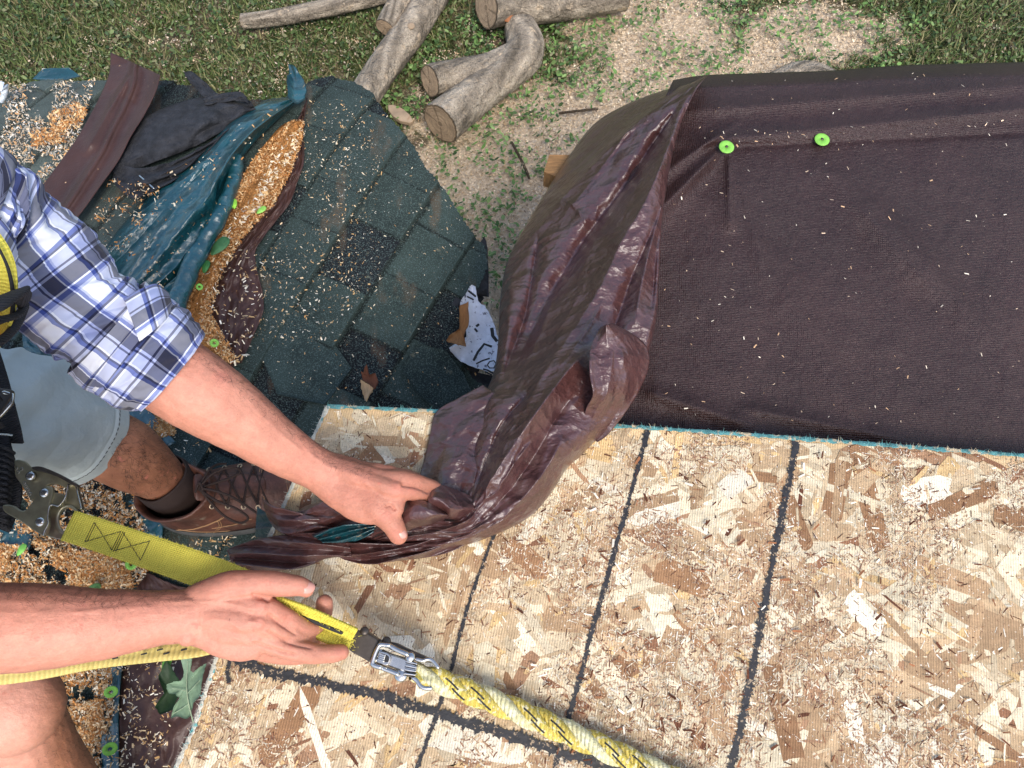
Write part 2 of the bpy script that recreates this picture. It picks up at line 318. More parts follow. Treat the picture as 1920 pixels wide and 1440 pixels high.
# uv driven cloth materials ------------------------------------------------
def uvmat(name, build, rough=.8, sheen=0, spec=.3):
    m = bpy.data.materials.new(name); m.use_nodes = True; t = m.node_tree; N, L = t.nodes, t.links
    b = N["Principled BSDF"]; b.inputs['Roughness'].default_value = rough; b.inputs['Specular IOR Level'].default_value = spec
    if sheen: b.inputs['Sheen Weight'].default_value = sheen
    uv = N.new("ShaderNodeTexCoord"); sp = N.new("ShaderNodeSeparateXYZ"); L.new(uv.outputs['UV'], sp.inputs[0])
    def math_(op, a, b_=None):
        n = N.new("ShaderNodeMath"); n.operation = op
        for i, q in enumerate((a, b_)):
            if q is None: continue
            if isinstance(q, (int, float)): n.inputs[i].default_value = q
            else: L.new(q, n.inputs[i])
        return n.outputs[0]
    def ramp(fac, stops, interp='CONSTANT'):
        r = N.new("ShaderNodeValToRGB"); r.color_ramp.interpolation = interp; e = r.color_ramp.elements
        while len(e) > 1: e.remove(e[-1])
        e[0].position = stops[0][0]; e[0].color = (*stops[0][1], 1)
        for p, c in stops[1:]: q = e.new(p); q.color = (*c, 1)
        L.new(fac, r.inputs[0]); return r.outputs[0]
    def mix(a, b_, f=None, mode='MIX'):
        n = N.new("ShaderNodeMix"); n.data_type = 'RGBA'; n.blend_type = mode
        if f is None: n.inputs['Factor'].default_value = 1
        elif isinstance(f, (int, float)): n.inputs['Factor'].default_value = f
        else: L.new(f, n.inputs['Factor'])
        for k, q in (('A', a), ('B', b_)):
            if isinstance(q, tuple): n.inputs[k].default_value = (*q, 1)
            else: L.new(q, n.inputs[k])
        return n.outputs['Result']
    def noise(sc, det=3):
        n = N.new("ShaderNodeTexNoise"); n.inputs['Scale'].default_value = sc; n.inputs['Detail'].default_value = det; L.new(uv.outputs['Object'], n.inputs['Vector']); return n.outputs['Fac']
    prev = [None]
    def bump(h, st, d):
        n = N.new("ShaderNodeBump"); n.inputs['Strength'].default_value = st; n.inputs['Distance'].default_value = d; L.new(h, n.inputs['Height'])
        if prev[0]: L.new(prev[0], n.inputs['Normal'])
        prev[0] = n.outputs[0]
    c = build(sp.outputs[0], sp.outputs[1], math_, ramp, mix, noise, bump)
    L.new(c, b.inputs['Base Color'])
    if prev[0]: L.new(prev[0], b.inputs['Normal'])
    return m
def plaid(u, v, ma, ramp, mix, noise, bump):
    Wt = lin((250, 250, 250)); Lv = lin((196, 202, 226)); Mb = lin((92, 112, 180)); Nv = lin((44, 52, 96)); DN = lin((60, 62, 86))
    wob = ma('MULTIPLY', ma('SUBTRACT', noise(7, 1), .5), .008)
    def band(x, per, off):
        f = ma('FRACT', ma('MULTIPLY', ma('ADD', ma('ADD', x, wob), off), 1 / per))
        return ramp(f, [(0, Wt), (.27, Mb), (.33, Nv), (.365, Wt), (.395, Lv), (.56, Nv), (.59, Lv), (.63, DN), (.82, Nv), (.85, Wt), (.875, Mb), (.93, Lv), (.965, Wt)])
    a = band(u, .070, 0); b_ = band(v, .066, .02)
    c = mix(a, b_, None, 'MULTIPLY'); half = mix(a, b_, .5)
    c = mix(c, half, .38)
    n = noise(60); c = mix(c, mix(c, (.78, .8, .9), None, 'MULTIPLY'), n)
    bump(noise(700, 2), .3, .0006); bump(noise(34, 3), .35, .005)
    return c
def webbing(colr, dark, rib=.0026, weave=.0022):
    def f(u, v, ma, ramp, mix, noise, bump):
        s = ma('SINE', ma('MULTIPLY', u, 2 * math.pi / rib)); s2 = ma('SINE', ma('MULTIPLY', v, 2 * math.pi / weave))
        h = ma('ADD', s, ma('MULTIPLY', s2, .5)); bump(h, .55, .0008); bump(noise(500, 2), .6, .0012)
        k = ma('ADD', ma('MULTIPLY', s, .16), .5); c = mix(dark, colr, ma('MINIMUM', ma('ADD', k, ma('MULTIPLY', noise(55), .55)), 1))
        return c
    return f
MT['shirt'] = uvmat('plaid cotton', plaid, .85, .15)
MT['yellow'] = uvmat('yellow webbing', webbing(lin((236, 222, 92)), lin((190, 172, 56)), .0034), .8)
MT['yellowfl'] = uvmat('flat braided yellow webbing', webbing(lin((216, 198, 122)), lin((160, 138, 62)), .006, .009), .8)
def strandmat(base, dark, stripe):
    def f(u, v, ma, ramp, mix, noise, bump):
        ph = ma('ADD', ma('MULTIPLY', u, 1 / .0052), ma('MULTIPLY', v, 1.0)); s = ma('SINE', ma('MULTIPLY', ph, 2 * math.pi))
        bump(s, .6, .0012); bump(noise(420, 3), .8, .002)
        c = mix(dark, base, ma('MINIMUM', ma('ADD', ma('MULTIPLY', s, .2), ma('MULTIPLY', noise(70), 1.3)), 1))
        return mix(c, lin((236, 232, 208)), ma('MULTIPLY', ma('GREATER_THAN', noise(150, 3), .56), .5))
    return f
MT['strand'] = uvmat('yellow rope fibre', strandmat(lin((222, 202, 100)), lin((160, 134, 50)), 0), .75)
MT['strandpale'] = uvmat('pale rope fibre', strandmat(lin((230, 224, 176)), lin((168, 158, 110)), 0), .75)

# ------------------------------------------------------------------ ground
GZ = -1.4
def groundmat():
    m = bpy.data.materials.new("lawn soil with sawdust"); m.use_nodes = True; t = m.node_tree; N, L = t.nodes, t.links
    b = N["Principled BSDF"]; b.inputs['Roughness'].default_value = .95; b.inputs['Specular IOR Level'].default_value = .1
    tc = N.new("ShaderNodeTexCoord").outputs['Object']
    def noise(sc, d=5): n = N.new("ShaderNodeTexNoise"); n.inputs['Scale'].default_value = sc; n.inputs['Detail'].default_value = d; n.inputs['Roughness'].default_value = .65; L.new(tc, n.inputs['Vector']); return n.outputs['Fac']
    def rng_(s, a, b_, c=0, d=1): n = N.new("ShaderNodeMapRange"); n.inputs[1].default_value = a; n.inputs[2].default_value = b_; n.inputs[3].default_value = c; n.inputs[4].default_value = d; L.new(s, n.inputs[0]); return n.outputs[0]
    def mixc(a, b_, f):
        n = N.new("ShaderNodeMix"); n.data_type = 'RGBA'; L.new(f, n.inputs['Factor'])
        for k, q in (('A', a), ('B', b_)):
            if isinstance(q, tuple): n.inputs[k].default_value = (*q, 1)
            else: L.new(q, n.inputs[k])
        return n.outputs['Result']
    def m2(op, a, b_):
        n = N.new("ShaderNodeMath"); n.operation = op
        for i, q in enumerate((a, b_)):
            if isinstance(q, (int, float)): n.inputs[i].default_value = q
            else: L.new(q, n.inputs[i])
        return n.outputs[0]
    grass = mixc(lin((52, 66, 34)), lin((98, 100, 62)), rng_(noise(45), .4, .62))
    soil = mixc(lin((84, 74, 58)), lin((146, 130, 106)), rng_(noise(120), .35, .65))
    base = mixc(grass, soil, rng_(noise(5), .44, .58))
    saw = mixc(lin((190, 164, 132)), lin((240, 220, 192)), rng_(noise(70), .35, .65))
    mask = None
    for (px, py, rx, ry) in SAWMASK:
        c = P(px, py, GZ); s = N.new("ShaderNodeVectorMath"); s.operation = 'SUBTRACT'; L.new(tc, s.inputs[0]); s.inputs[1].default_value = (c[0], c[1], 0)
        k = N.new("ShaderNodeVectorMath"); k.operation = 'MULTIPLY'; L.new(s.outputs[0], k.inputs[0]); k.inputs[1].default_value = (1 / rx, 1 / ry, 0)
        l = N.new("ShaderNodeVectorMath"); l.operation = 'LENGTH'; L.new(k.outputs[0], l.inputs[0])
        q = rng_(l.outputs['Value'], .35, 1.15, 1, 0); mask = q if mask is None else m2('MAXIMUM', mask, q)
    f = rng_(m2('ADD', mask, m2('MULTIPLY', m2('SUBTRACT', noise(11, 6), .5), 2.2)), .42, .62)
    c = mixc(base, saw, f); L.new(c, b.inputs['Base Color'])
    bp = N.new("ShaderNodeBump"); bp.inputs['Strength'].default_value = 1; bp.inputs['Distance'].default_value = .03; L.new(noise(50), bp.inputs['Height']); L.new(bp.outputs[0], b.inputs['Normal'])
    return m
SAWMASK = [(1060, 260, .75, .62), (1280, 120, .6, .5), (880, 420, .5, .45), (950, 560, .35, .35), (1520, 60, .5, .22), (1150, 20, .35, .25), (1000, 700, .4, .5)]
def sawmask(xy):
    m = np.zeros(len(xy))
    for (px, py, rx, ry) in SAWMASK:
        c = P(px, py, GZ); d = np.hypot((xy[:, 0] - c[0]) / rx, (xy[:, 1] - c[1]) / ry); m = np.maximum(m, np.clip((1.15 - d) / .8, 0, 1))
    return m
nx, ny = 90, 90
q = np.sinh(np.linspace(-4, 4, nx)) / math.sinh(4) * 60
gx, gy = np.meshgrid(q, q + 1.5, indexing='ij'); gz = GZ + (fbm(gx * 1.3, gy * 1.3, 3) - .5) * .03 * (np.hypot(gx, gy - 1) > .3)
g = obj('ground', np.stack([gx, gy - 0, gz - .02], -1), gridfaces(nx, ny)[:, ::-1], groundmat()); 
g.location = (g.location[0], g.location[1], g.location[2])
# object texture space of the ground equals world: move origin to zero
off = np.array(g.location); vv = np.zeros(len(g.data.vertices) * 3, dtype=np.float32); g.data.vertices.foreach_get("co", vv)
g.data.vertices.foreach_set("co", (vv.reshape(-1, 3) + off).astype(np.float32).ravel()); g.location = (0, 0, 0); g.data.update()
tag(g, kind='structure')

# ------------------------------------------------------------------ debris heap surface
HEAP = [(-160, 190), (30, 165), (60, 148), (150, 143), (210, 146), (300, 140), (360, 150), (420, 178), (460, 196), (540, 192), (565, 165), (592, 148), (622, 140), (662, 152), (700, 178), (722, 212), (745, 243),
        (775, 275), (800, 318), (832, 345), (856, 380), (880, 412), (908, 436), (914, 470), (903, 500), (880, 540), (872, 580), (862, 620), (866, 655), (880, 690), (925, 720), (930, 800), (900, 1000), (800, 1300), (600, 1560), (-100, 1650), (-350, 1500), (-420, 800), (-300, 300)]
HEAPW = np.array([P(a, b, -.60)[:2] for a, b in HEAP])
def Hh(x, y):
    pts = np.stack([np.asarray(x, float), np.asarray(y, float)], -1)
    z = -.56 + .05 * (fbm(pts[..., 0] * 2.1, pts[..., 1] * 2.1, 9, 2) - .5)
    p = PX(np.concatenate([pts, np.full(pts.shape[:-1] + (1,), -.58)], -1)); d = np.clip((p[..., 0] - 560) / 330, 0, 1); e = np.clip((330 - p[..., 1]) / 200, 0, 1)
    return z - .10 * d ** 2 - .06 * e ** 2
def PH(px, py, off=0):
    px = np.asarray(px, float); py = np.asarray(py, float); z = np.full(px.shape, -.58)
    for _ in range(4):
        w_ = PA(px, py, z); z = Hh(w_[..., 0], w_[..., 1]) + off
    return PA(px, py, z)
# shingled surface: courses run along U, exposure along V
Ua = P(790, 600, -.6) - P(910, 440, -.6); Ua = (P(900, 330, -.6) - P(640, 800, -.6))[:2]; Ua /= np.linalg.norm(Ua); Va = np.array([Ua[1], -Ua[0]])
O0 = P(790, 600, -.6)[:2]
st = .0042
cor = (HEAPW - O0) @ np.stack([Ua, Va], 1); lo = cor.min(0) - .02; hi = cor.max(0) + .02
us = np.arange(lo[0], hi[0], st); vs = np.arange(lo[1], hi[1], st)
ug, vg = np.meshgrid(us, vs, indexing='ij')
EXP = .132
course = np.floor((vg) / EXP); fv = vg / EXP - course
tabw = np.where(_h(course, course * 0, 3) > .5, .155, .125); un = ug / tabw + _h(course, course * 0, 7) * 3
ti = np.floor(un); jit = (_h(ti, course, 21) - .5) * .45; fr = un - ti; ti2 = np.where(fr < .25 + jit * .4, ti - 1, ti)
fu = np.where(fr < .25 + jit * .4, fr + 1, fr) - .25 - jit * .4
tone = _h(ti2, course, 5); dark = tone > .66
zoff = .013 * fv + np.where(dark, 0, .006)
zoff = zoff + .0015 * _h(ti2, course, 9)
X = O0[0] + ug * Ua[0] + vg * Va[0]; Y = O0[1] + ug * Ua[1] + vg * Va[1]
pp = np.stack([X, Y], -1); ins = inside(pp, HEAPW + 0)
pxl = PX(np.stack([X, Y, np.full(X.shape, -.58)], -1))
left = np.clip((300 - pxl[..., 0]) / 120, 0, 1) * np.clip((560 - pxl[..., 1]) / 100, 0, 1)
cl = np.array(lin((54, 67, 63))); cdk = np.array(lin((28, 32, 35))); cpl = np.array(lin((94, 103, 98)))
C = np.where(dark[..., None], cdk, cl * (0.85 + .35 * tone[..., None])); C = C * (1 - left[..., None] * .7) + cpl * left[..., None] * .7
seam = (fv < .045) | ((fu % 1 < .03)); C = np.where(seam[..., None], C * .35, C); C = np.where(((fv > .97) & ~dark)[..., None], C * 1.35, C)  # seam shadows painted dark into the colour, tab edges lightened
st_ = np.clip((fbm(pxl[..., 0] / 34 + 3, pxl[..., 1] / 90, 77) - .66) * 7, 0, .7)[..., None]; C = C * (1 - st_ * .5) + np.array(lin((120, 96, 74))) * st_ * .5
Z = Hh(X, Y) + zoff - .008
n_, m_ = X.shape
F_ = gridfaces(n_, m_); insf = ins.ravel(); keep = insf[F_].any(1); F_ = F_[keep]
V = np.stack([X, Y, Z], -1).reshape(-1, 3); out = ~insf
used = np.unique(F_); mv = used[out[used]]
# pull outer vertices onto the outline
A = HEAPW; B = np.roll(HEAPW, -1, 0); best = np.full(len(mv), 1e9); bp_ = np.zeros((len(mv), 2)); q = V[mv][:, :2]
for a, b in zip(A, B):
    ab = b - a; tt = np.clip(((q - a) @ ab) / (ab @ ab), 0, 1); c_ = a + tt[:, None] * ab; d = np.linalg.norm(q - c_, axis=1); k = d < best; best[k] = d[k]; bp_[k] = c_[k]
V[mv, :2] = bp_ + (rng.random((len(mv), 2)) - .5) * .006
remap = -np.ones(len(V), int); remap[used] = np.arange(len(used)); F_ = remap[F_]; V = V[used]; Cc = C.reshape(-1, 3)[used]
heap = thing('shingle_heap', 'heap of torn off dark green asphalt roof shingles beside the wooden roof board', 'roof shingles', (-.35, .35, GZ))
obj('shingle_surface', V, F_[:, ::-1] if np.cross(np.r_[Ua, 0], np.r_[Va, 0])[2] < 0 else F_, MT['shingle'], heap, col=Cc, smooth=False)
# thick torn sides going down to the ground
ro = np.concatenate([np.linspace(HEAPW[i], HEAPW[(i + 1) % len(HEAPW)], 8, endpoint=False) for i in range(len(HEAPW))]); cen = HEAPW.mean(0)
lev = [(0, 0.012), (.004, .03), (.02, .07), (-.01, .10), (.03, .2), (.0, .3), (.06, .45), (.02, .6), (.05, .82)]
S = []
for k, (inn, dn) in enumerate(lev):
    r_ = ro + (cen - ro) / np.linalg.norm(cen - ro, axis=1)[:, None] * (inn + .03 * vn(np.arange(len(ro)) * .6, np.full(len(ro), k), 4)[:, None] * (k > 0))
    S.append(np.c_[r_, np.maximum(Hh(ro[:, 0], ro[:, 1]) - dn, GZ - .02)])
S = np.array(S)
obj('torn_side', S.reshape(-1, 3), gridfaces(len(lev), len(ro), cm=True), MT['felt'], heap)
# raised loose shingle pieces on the right hand edge of the heap
def slab(name, px, mat, parent, off=.01, th=.004, curl=0, sub=1, col=None, label=None, hfun=PH, bend=None):
    """solid piece with an outline in px; centre fan + rings so that it can bend"""
    px = np.array(px, float); px = np.concatenate([np.linspace(px[i], px[(i + 1) % len(px)], 5, endpoint=False) for i in range(len(px))])
    px = px + (rng.random(px.shape) - .5) * 1.6
    c = px.mean(0); K = 9; rings = []
    for k in range(K + 1):
        f = k / K; q = c + (px - c) * f; rings.append(q)
    Q = np.array(rings); w_ = hfun(Q[..., 0], Q[..., 1], off)
    rr = (np.arange(K + 1) / K)[:, None]
    w_[..., 2] += curl * rr ** 3 * (vn(np.arange(len(px)) * .25, np.zeros(len(px)), int(off * 9999) + len(px))[None] ) + (bend(Q[..., 0], Q[..., 1]) if bend else 0)
    n = len(px); f = [tuple(q)[::-1] for q in gridfaces(K + 1, n, cm=True)]
    V = w_.reshape(-1, 3); Vb = V - (0, 0, th); nn = len(V)
    ff = f + [tuple(i + nn for i in q)[::-1] for q in f] + [(K * n + i, K * n + (i + 1) % n, K * n + (i + 1) % n + nn, K * n + i + nn) for i in range(n)]
    cc = None if col is None else np.tile(col, (2 * nn, 1))
    return obj(name, np.r_[V, Vb], ff, mat, parent, col=cc, label=label)
shc = np.array(lin((50, 64, 62)))
slab('loose_shingle', [(752, 690), (782, 645), (838, 660), (868, 700), (888, 742), (850, 800), (815, 768), (780, 735)], MT['shingle'], heap, .016, .006, .02, col=shc * .75)
slab('loose_shingle', [(480, 640), (520, 560), (610, 620), (660, 690), (610, 760), (520, 740)], MT['shingle'], heap, .006, .005, .004, col=shc)
slab('torn_flap', [(833, 563), (908, 440), (914, 462), (917, 550), (897, 520), (878, 560), (862, 600), (868, 640), (850, 640), (838, 600)], MT['felt'], heap, -.002, .004, -.02)
slab('torn_flap', [(862, 690), (925, 705), (950, 760), (900, 800), (840, 770)], MT['felt'], heap, -.01, .004)
slab('torn_flap', [(60, 148), (80, 128), (130, 127), (150, 143), (110, 152)], MT['teal'], heap, .004, .002)

# ------------------------------------------------------------------ board and its support
OP = [(615, 762), (700, 766), (812, 771), (1160, 799), (1400, 815), (1700, 838), (2150, 872), (2150, 1640), (232, 1640), (330, 1440), (362, 1370), (410, 1222), (470, 1085), (540, 932), (578, 842)]
OW = np.array([P(a, b, 0)[:2] for a, b in OP])
board = thing('osb_panel', 'pale chipboard roof decking panel with black ruled lines under the yellow rope', 'wood board', (*OW.mean(0), -.012))
def dens(P2, step=.006, jit=.0015):
    o = []
    for i in range(len(P2)):
        a, b = P2[i], P2[(i + 1) % len(P2)]; n = max(1, int(np.linalg.norm(b - a) / step)); o.append(np.linspace(a, b, n, endpoint=False))
    o = np.concatenate(o); return o + (rng.random(o.shape) - .5) * 2 * jit
OWd = dens(OW)
V_, f_ = prism(np.c_[OWd, np.zeros(len(OWd))], .012)
G = Geo(); G.add(V_, f_, lin((214, 184, 140)))
pal = [((228, 210, 176), 5), ((214, 193, 158), 6), ((202, 178, 142), 5), ((236, 222, 190), 1.8), ((194, 168, 132), 4), ((170, 132, 100), 1.8), ((146, 104, 76), .4), ((104, 64, 44), .1), ((214, 180, 128), 2)]
pc = np.array([lin(c) for c, _ in pal]); pw = np.array([w_ for _, w_ in pal]); pw /= pw.sum()
bb0, bb1 = OW.min(0), OW.max(0)
def strands(N, Lr, Wr, z0, z1, pc, pw, ang=0, spread=1.2, keepf=None, tilt=0, rag=.2):
    c = rng.random((N, 2)) * (bb1 - bb0) + bb0
    if keepf is not None: c = c[keepf(c)]
    n = len(c); Lh = (Lr[0] + (Lr[1] - Lr[0]) * rng.random(n) ** 1.4) / 2; Wh = (Wr[0] + (Wr[1] - Wr[0]) * rng.random(n) ** 1.5) / 2
    a = ang + rng.normal(0, spread, n); ca, sa = np.cos(a), np.sin(a)
    base = np.array([(-1, -.75), (-.92, -1), (0, -1), (.9, -1), (1, -.5), (1.05, .3), (.85, 1), (.1, 1), (-.85, 1), (-1.06, .2)])
    s = base[None] * (1 + (rng.random((n, 10, 2)) - .5) * rag); s = s * np.stack([Lh, Wh], -1)[:, None]
    xy = np.stack([s[..., 0] * ca[:, None] - s[..., 1] * sa[:, None], s[..., 0] * sa[:, None] + s[..., 1] * ca[:, None]], -1) + c[:, None]
    ok = inside(xy, OW).all(1); xy = xy[ok]; n = len(xy)
    z = z0 + (z1 - z0) * rng.random(n); zz = z[:, None] + tilt * (rng.random(n)[:, None] - .5) * s[ok][..., 0] + tilt * (rng.random(n)[:, None] - .5) * s[ok][..., 1]
    col = pc[rng.choice(len(pc), n, p=pw)] * (.82 + .3 * rng.random((n, 1)))
    return np.concatenate([xy, zz[..., None]], -1), col
Vs, Fs, Cs = [G.v[0]], list(G.f), [np.tile(lin((214, 184, 140)), (len(G.v[0]), 1))]; nn = len(G.v[0])
patch = lambda c: fbm(c[:, 0] * 11, c[:, 1] * 11, 41, 3) > .52 + .14 * (rng.random(len(c)) - .5)
for arg in (dict(N=2600, Lr=(.07, .22), Wr=(.018, .06), z0=.0004, z1=.0012, pc=pc, pw=pw, spread=1.0),
            dict(N=900, Lr=(.03, .12), Wr=(.006, .024), z0=.0012, z1=.0017, pc=pc, pw=pw, spread=1.3, rag=.4),
            dict(N=330, Lr=(.04, .13), Wr=(.010, .034), z0=.0017, z1=.0019, pc=np.array([lin(c) for c in ((180, 148, 112), (156, 118, 84), (238, 226, 200), (198, 168, 130), (228, 212, 178))]), pw=np.array([.26, .14, .14, .24, .22]), spread=.8, rag=.35),
            dict(N=1300, Lr=(.008, .035), Wr=(.002, .008), z0=.0017, z1=.0021, pc=pc, pw=pw, spread=2, rag=.6),
            dict(N=60000, Lr=(.002, .009), Wr=(.0005, .0018), z0=.0021, z1=.0026, pc=np.array([lin(c) for c in ((220, 202, 172), (196, 164, 130), (158, 118, 92), (128, 90, 70), (230, 218, 194), (180, 146, 116))]), pw=np.array([.28, .22, .17, .1, .13, .1]), spread=2, keepf=patch, tilt=.12, rag=.5),
            dict(N=3000, Lr=(.002, .012), Wr=(.0005, .0018), z0=.0021, z1=.0026, pc=np.array([lin(c) for c in ((96, 56, 38), (160, 116, 84), (248, 238, 218), (70, 40, 28))]), pw=np.array([.3, .35, .25, .1]), spread=2, tilt=.1, rag=.5)):
    v, c = strands(**arg); k = len(v)
    Vs.append(v.reshape(-1, 3)); Cs.append(np.repeat(c, 10, 0)); Fs += [tuple(q) for q in (np.arange(k * 10).reshape(k, 10) + nn)]; nn += k * 10
# build in fast path: separate ngon arrays
def fastobj(name, V, F, C, mat, parent, smooth=False):
    org = np.array(world_loc(parent)) if parent is not None else V.mean(0)
    me = bpy.data.meshes.new(name); V = V - org
    lens = np.array([len(f) for f in F], dtype=np.int32); idx = np.concatenate([np.asarray(f, dtype=np.int32) for f in F])
    me.vertices.add(len(V)); me.vertices.foreach_set("co", V.astype(np.float32).ravel()); me.loops.add(len(idx)); me.loops.foreach_set("vertex_index", idx)
    me.polygons.add(len(lens)); me.polygons.foreach_set("loop_start", np.r_[0, np.cumsum(lens)[:-1]].astype(np.int32)); me.polygons.foreach_set("loop_total", lens)
    me.update(calc_edges=True)
    a = me.color_attributes.new("Col", 'FLOAT_COLOR', 'POINT'); a.data.foreach_set("color", np.c_[C, np.ones(len(C))].astype(np.float32).ravel())
    me.polygons.foreach_set("use_smooth", np.full(len(lens), smooth)); me.materials.append(mat)
    o = bpy.data.objects.new(name, me); COL.objects.link(o)
    if parent is not None: o.parent = parent
    else: o.location = org
    return o
fastobj('board', np.concatenate(Vs), Fs, np.concatenate(Cs), MT['osb'], board)
# black ruled lines (each a ragged painted strip)
def mline(p, wd, z=.0032, seed=0):
    p = np.array(p, float); q = resample(np.c_[p, np.zeros(len(p))], 420, True); w_ = PA(q[:, 0], q[:, 1], z)
    t = np.gradient(w_[:, :2], axis=0); t /= np.linalg.norm(t, axis=1)[:, None]; s = np.c_[-t[:, 1], t[:, 0]]; k = np.arange(len(q))
    wa = wd * (.6 + .7 * fbm(k * .06, k * 0, seed, 2)) + wd * (1.1 * (rng.random(len(k)) ** 4 - .15) + .7 * (vn(k * .23, k * 0, seed + 11) ** 2 - .2)); wb = wd * (.6 + .7 * fbm(k * .06, k * 0, seed + 8, 2)) + wd * (1.1 * (rng.random(len(k)) ** 4 - .15) + .7 * (vn(k * .21, k * 0, seed + 12) ** 2 - .2))
    a = np.c_[w_[:, :2] + s * wa[:, None] / 2, w_[:, 2]]; b = np.c_[w_[:, :2] - s * wb[:, None] / 2, w_[:, 2]]
    return obj('painted_line', np.stack([a, b], 1), gridfaces(len(q), 2), MT['marker'], board)
mline([(1216, 806), (1190, 900), (1140, 1080), (1098, 1230), (1040, 1440), (985, 1640)], .0058, .00320, 1)
mline([(1494, 828), (1468, 960), (1440, 1100), (1405, 1290), (1370, 1440), (1320, 1640)], .0082, .00325, 2)
mline([(958, 900), (930, 992), (880, 1130), (835, 1290), (782, 1440), (720, 1600)], .0042, .0033, 3)
mline([(413, 1222), (520, 1262), (700, 1302), (830, 1342), (960, 1380), (1060, 1412), (1240, 1470), (1400, 1530)], .0108, .0036, 4)
mline([(432, 1235), (426, 1262), (430, 1280)], .005, .0034, 6)
# teal sealed edge with fuzzy fibres
def edge(pts, name='sealed_edge'):
    w_ = PA(*resample(np.c_[np.array(pts, float), np.zeros(len(pts))], 300, False)[:, :2].T, 0.0); n = len(w_); k = np.arange(n)
    t = np.gradient(w_, axis=0); t /= np.linalg.norm(t, axis=1)[:, None]; s = np.c_[-t[:, 1], t[:, 0], np.zeros(n)]; s *= np.sign((s @ np.r_[OW.mean(0) - w_[n // 2, :2], 0]))[:, None]
    j = (.0025 * vn(k * .5, k * 0, 5) + .002 * vn(k * 1.7, k * 0, 6))[:, None]
    rows = [w_ + s * (.0015 + j * .9) + (0, 0, .0031), w_ - s * (.0015 + j * .4) + (0, 0, .0022), w_ - s * (.002 + j * .3) - (0, 0, .013)]
    G = Geo(); G.add(np.array(rows).reshape(-1, 3), [tuple(q) for q in gridfaces(3, n)])
    for _ in range(420):
        i = rng.integers(0, n); c = w_[i] + (0, 0, .003) + s[i] * .001; d = -s[i] * (rng.random() * .7 + .1) + t[i] * rng.normal(0, .8) + np.array((0, 0, rng.random() * .5)); d /= np.linalg.norm(d); l = .003 + .007 * rng.random()
        sd_ = np.cross(d, (0, 0, 1)); sd_ /= np.linalg.norm(sd_) + 1e-9
        G.add([c - sd_ * .0004, c + sd_ * .0004, c + d * l], [(0, 1, 2)])
    return G.build(name, MT['edge'], board)
edge([(615, 762), (700, 766), (812, 771), (1160, 799), (1400, 815), (1700, 838), (2150, 872)])
eb = edge([(615, 762), (578, 842), (540, 932), (470, 1085), (410, 1222), (362, 1370), (330, 1440), (232, 1640)])
eb.data.materials.clear(); eb.data.materials.append(M('frayed board edge', base=lin((222, 218, 200)), rough=.85, mottle=[(120, .6, 1.1)], speck=[(90, .57, .06, lin((110, 176, 172)))], bumps=[(200, 1, .003)]))
V_, f_ = prism([P(1020, 322, -.3), P(1030, 290, -.3), P(1200, 290, -.3), P(1200, 345, -.3), P(1058, 335, -.3), P(1040, 330, -.3)], .05)
tag(obj('rafter_end', V_, f_, MT['oldwood'], smooth=False), 'weathered rafter end sticking out from under the left edge of the gathered tarp', 'timber')

# ------------------------------------------------------------------ roof under the tarp and house wall
def outl(pts, z): return np.array([P(a, b, z) for a, b in pts])
rd = outl([(1345, 175), (1700, 150), (2150, 135), (2150, 900), (1000, 900), (1020, 700), (1180, 480), (1270, 300)], -.09)
hs = thing('house_roof', 'low roof structure hidden under the spread brown tarp', 'roof', (rd[:, 0].mean(), rd[:, 1].mean(), GZ))
V_, f_ = prism(rd, .06); obj('roof_deck', V_, f_, MT['oldwood'], hs, smooth=False)
c_ = rd.mean(0); wl = rd + (c_ - rd) * .12; wl[:, 2] = -.16; V_, f_ = prism(wl, 1.3); obj('wall', V_, f_, MT['wall'], hs, smooth=False)
bw = OW.mean(0) + (OW - OW.mean(0)) * .82; V_, f_ = prism(np.c_[bw, np.full(len(bw), -.02)], .16); obj('rafter_frame', V_, f_, MT['oldwood'], hs, smooth=False)

# ------------------------------------------------------------------ tarps
def loft(A, B, n, m, zf, name, mat, parent=None, th=.0, base=PH, off=0, closed=False, col=None):
    """sheet between px curves A and B (each with optional z offset as 3rd value); zf(t,s,px,py)->dz"""
    A = np.array([tuple(p) + (0,) * (3 - len(p)) for p in A], float); B = np.array([tuple(p) + (0,) * (3 - len(p)) for p in B], float)
    a = resample(A, n); b = resample(B, n); s = np.linspace(0, 1, m)[None, :, None]; Q = a[:, None] * (1 - s) + b[:, None] * s
    T, S_ = np.meshgrid(np.linspace(0, 1, n), np.linspace(0, 1, m), indexing='ij')
    dz = Q[..., 2] + zf(T, S_, Q[..., 0], Q[..., 1]) + off
    if base is PH:
        z = np.full(T.shape, -.58)
        for _ in range(4): w_ = PA(Q[..., 0], Q[..., 1], z); z = Hh(w_[..., 0], w_[..., 1]) + dz
        W = PA(Q[..., 0], Q[..., 1], z)
    else: W = PA(Q[..., 0], Q[..., 1], base + dz)
    fc = gridfaces(n, m); v0 = W.reshape(-1, 3); nr = np.cross(v0[fc[:, 1]] - v0[fc[:, 0]], v0[fc[:, 3]] - v0[fc[:, 0]])[:, 2].sum()
    if nr < 0: fc = fc[:, ::-1]
    return obj(name, v0, fc, mat, parent, solid=th)
def facet(T, S, seed, n=5, amp=.03, slope=1.6):
    r = np.random.default_rng(seed); res = None
    for g in range(3):
        m = None
        for k in range(n):
            c = r.random(2); a = r.random() * 6.283; pl = slope * ((T - c[0]) * math.cos(a) + (S - c[1]) * math.sin(a)) + r.random() * .5; m = pl if m is None else np.minimum(m, pl)
        res = m if res is None else np.maximum(res, m)
    return amp * np.clip(res + .6, -.5, 1.4)
def ridge(x): return 1 - np.abs(((x) % 1) * 2 - 1)
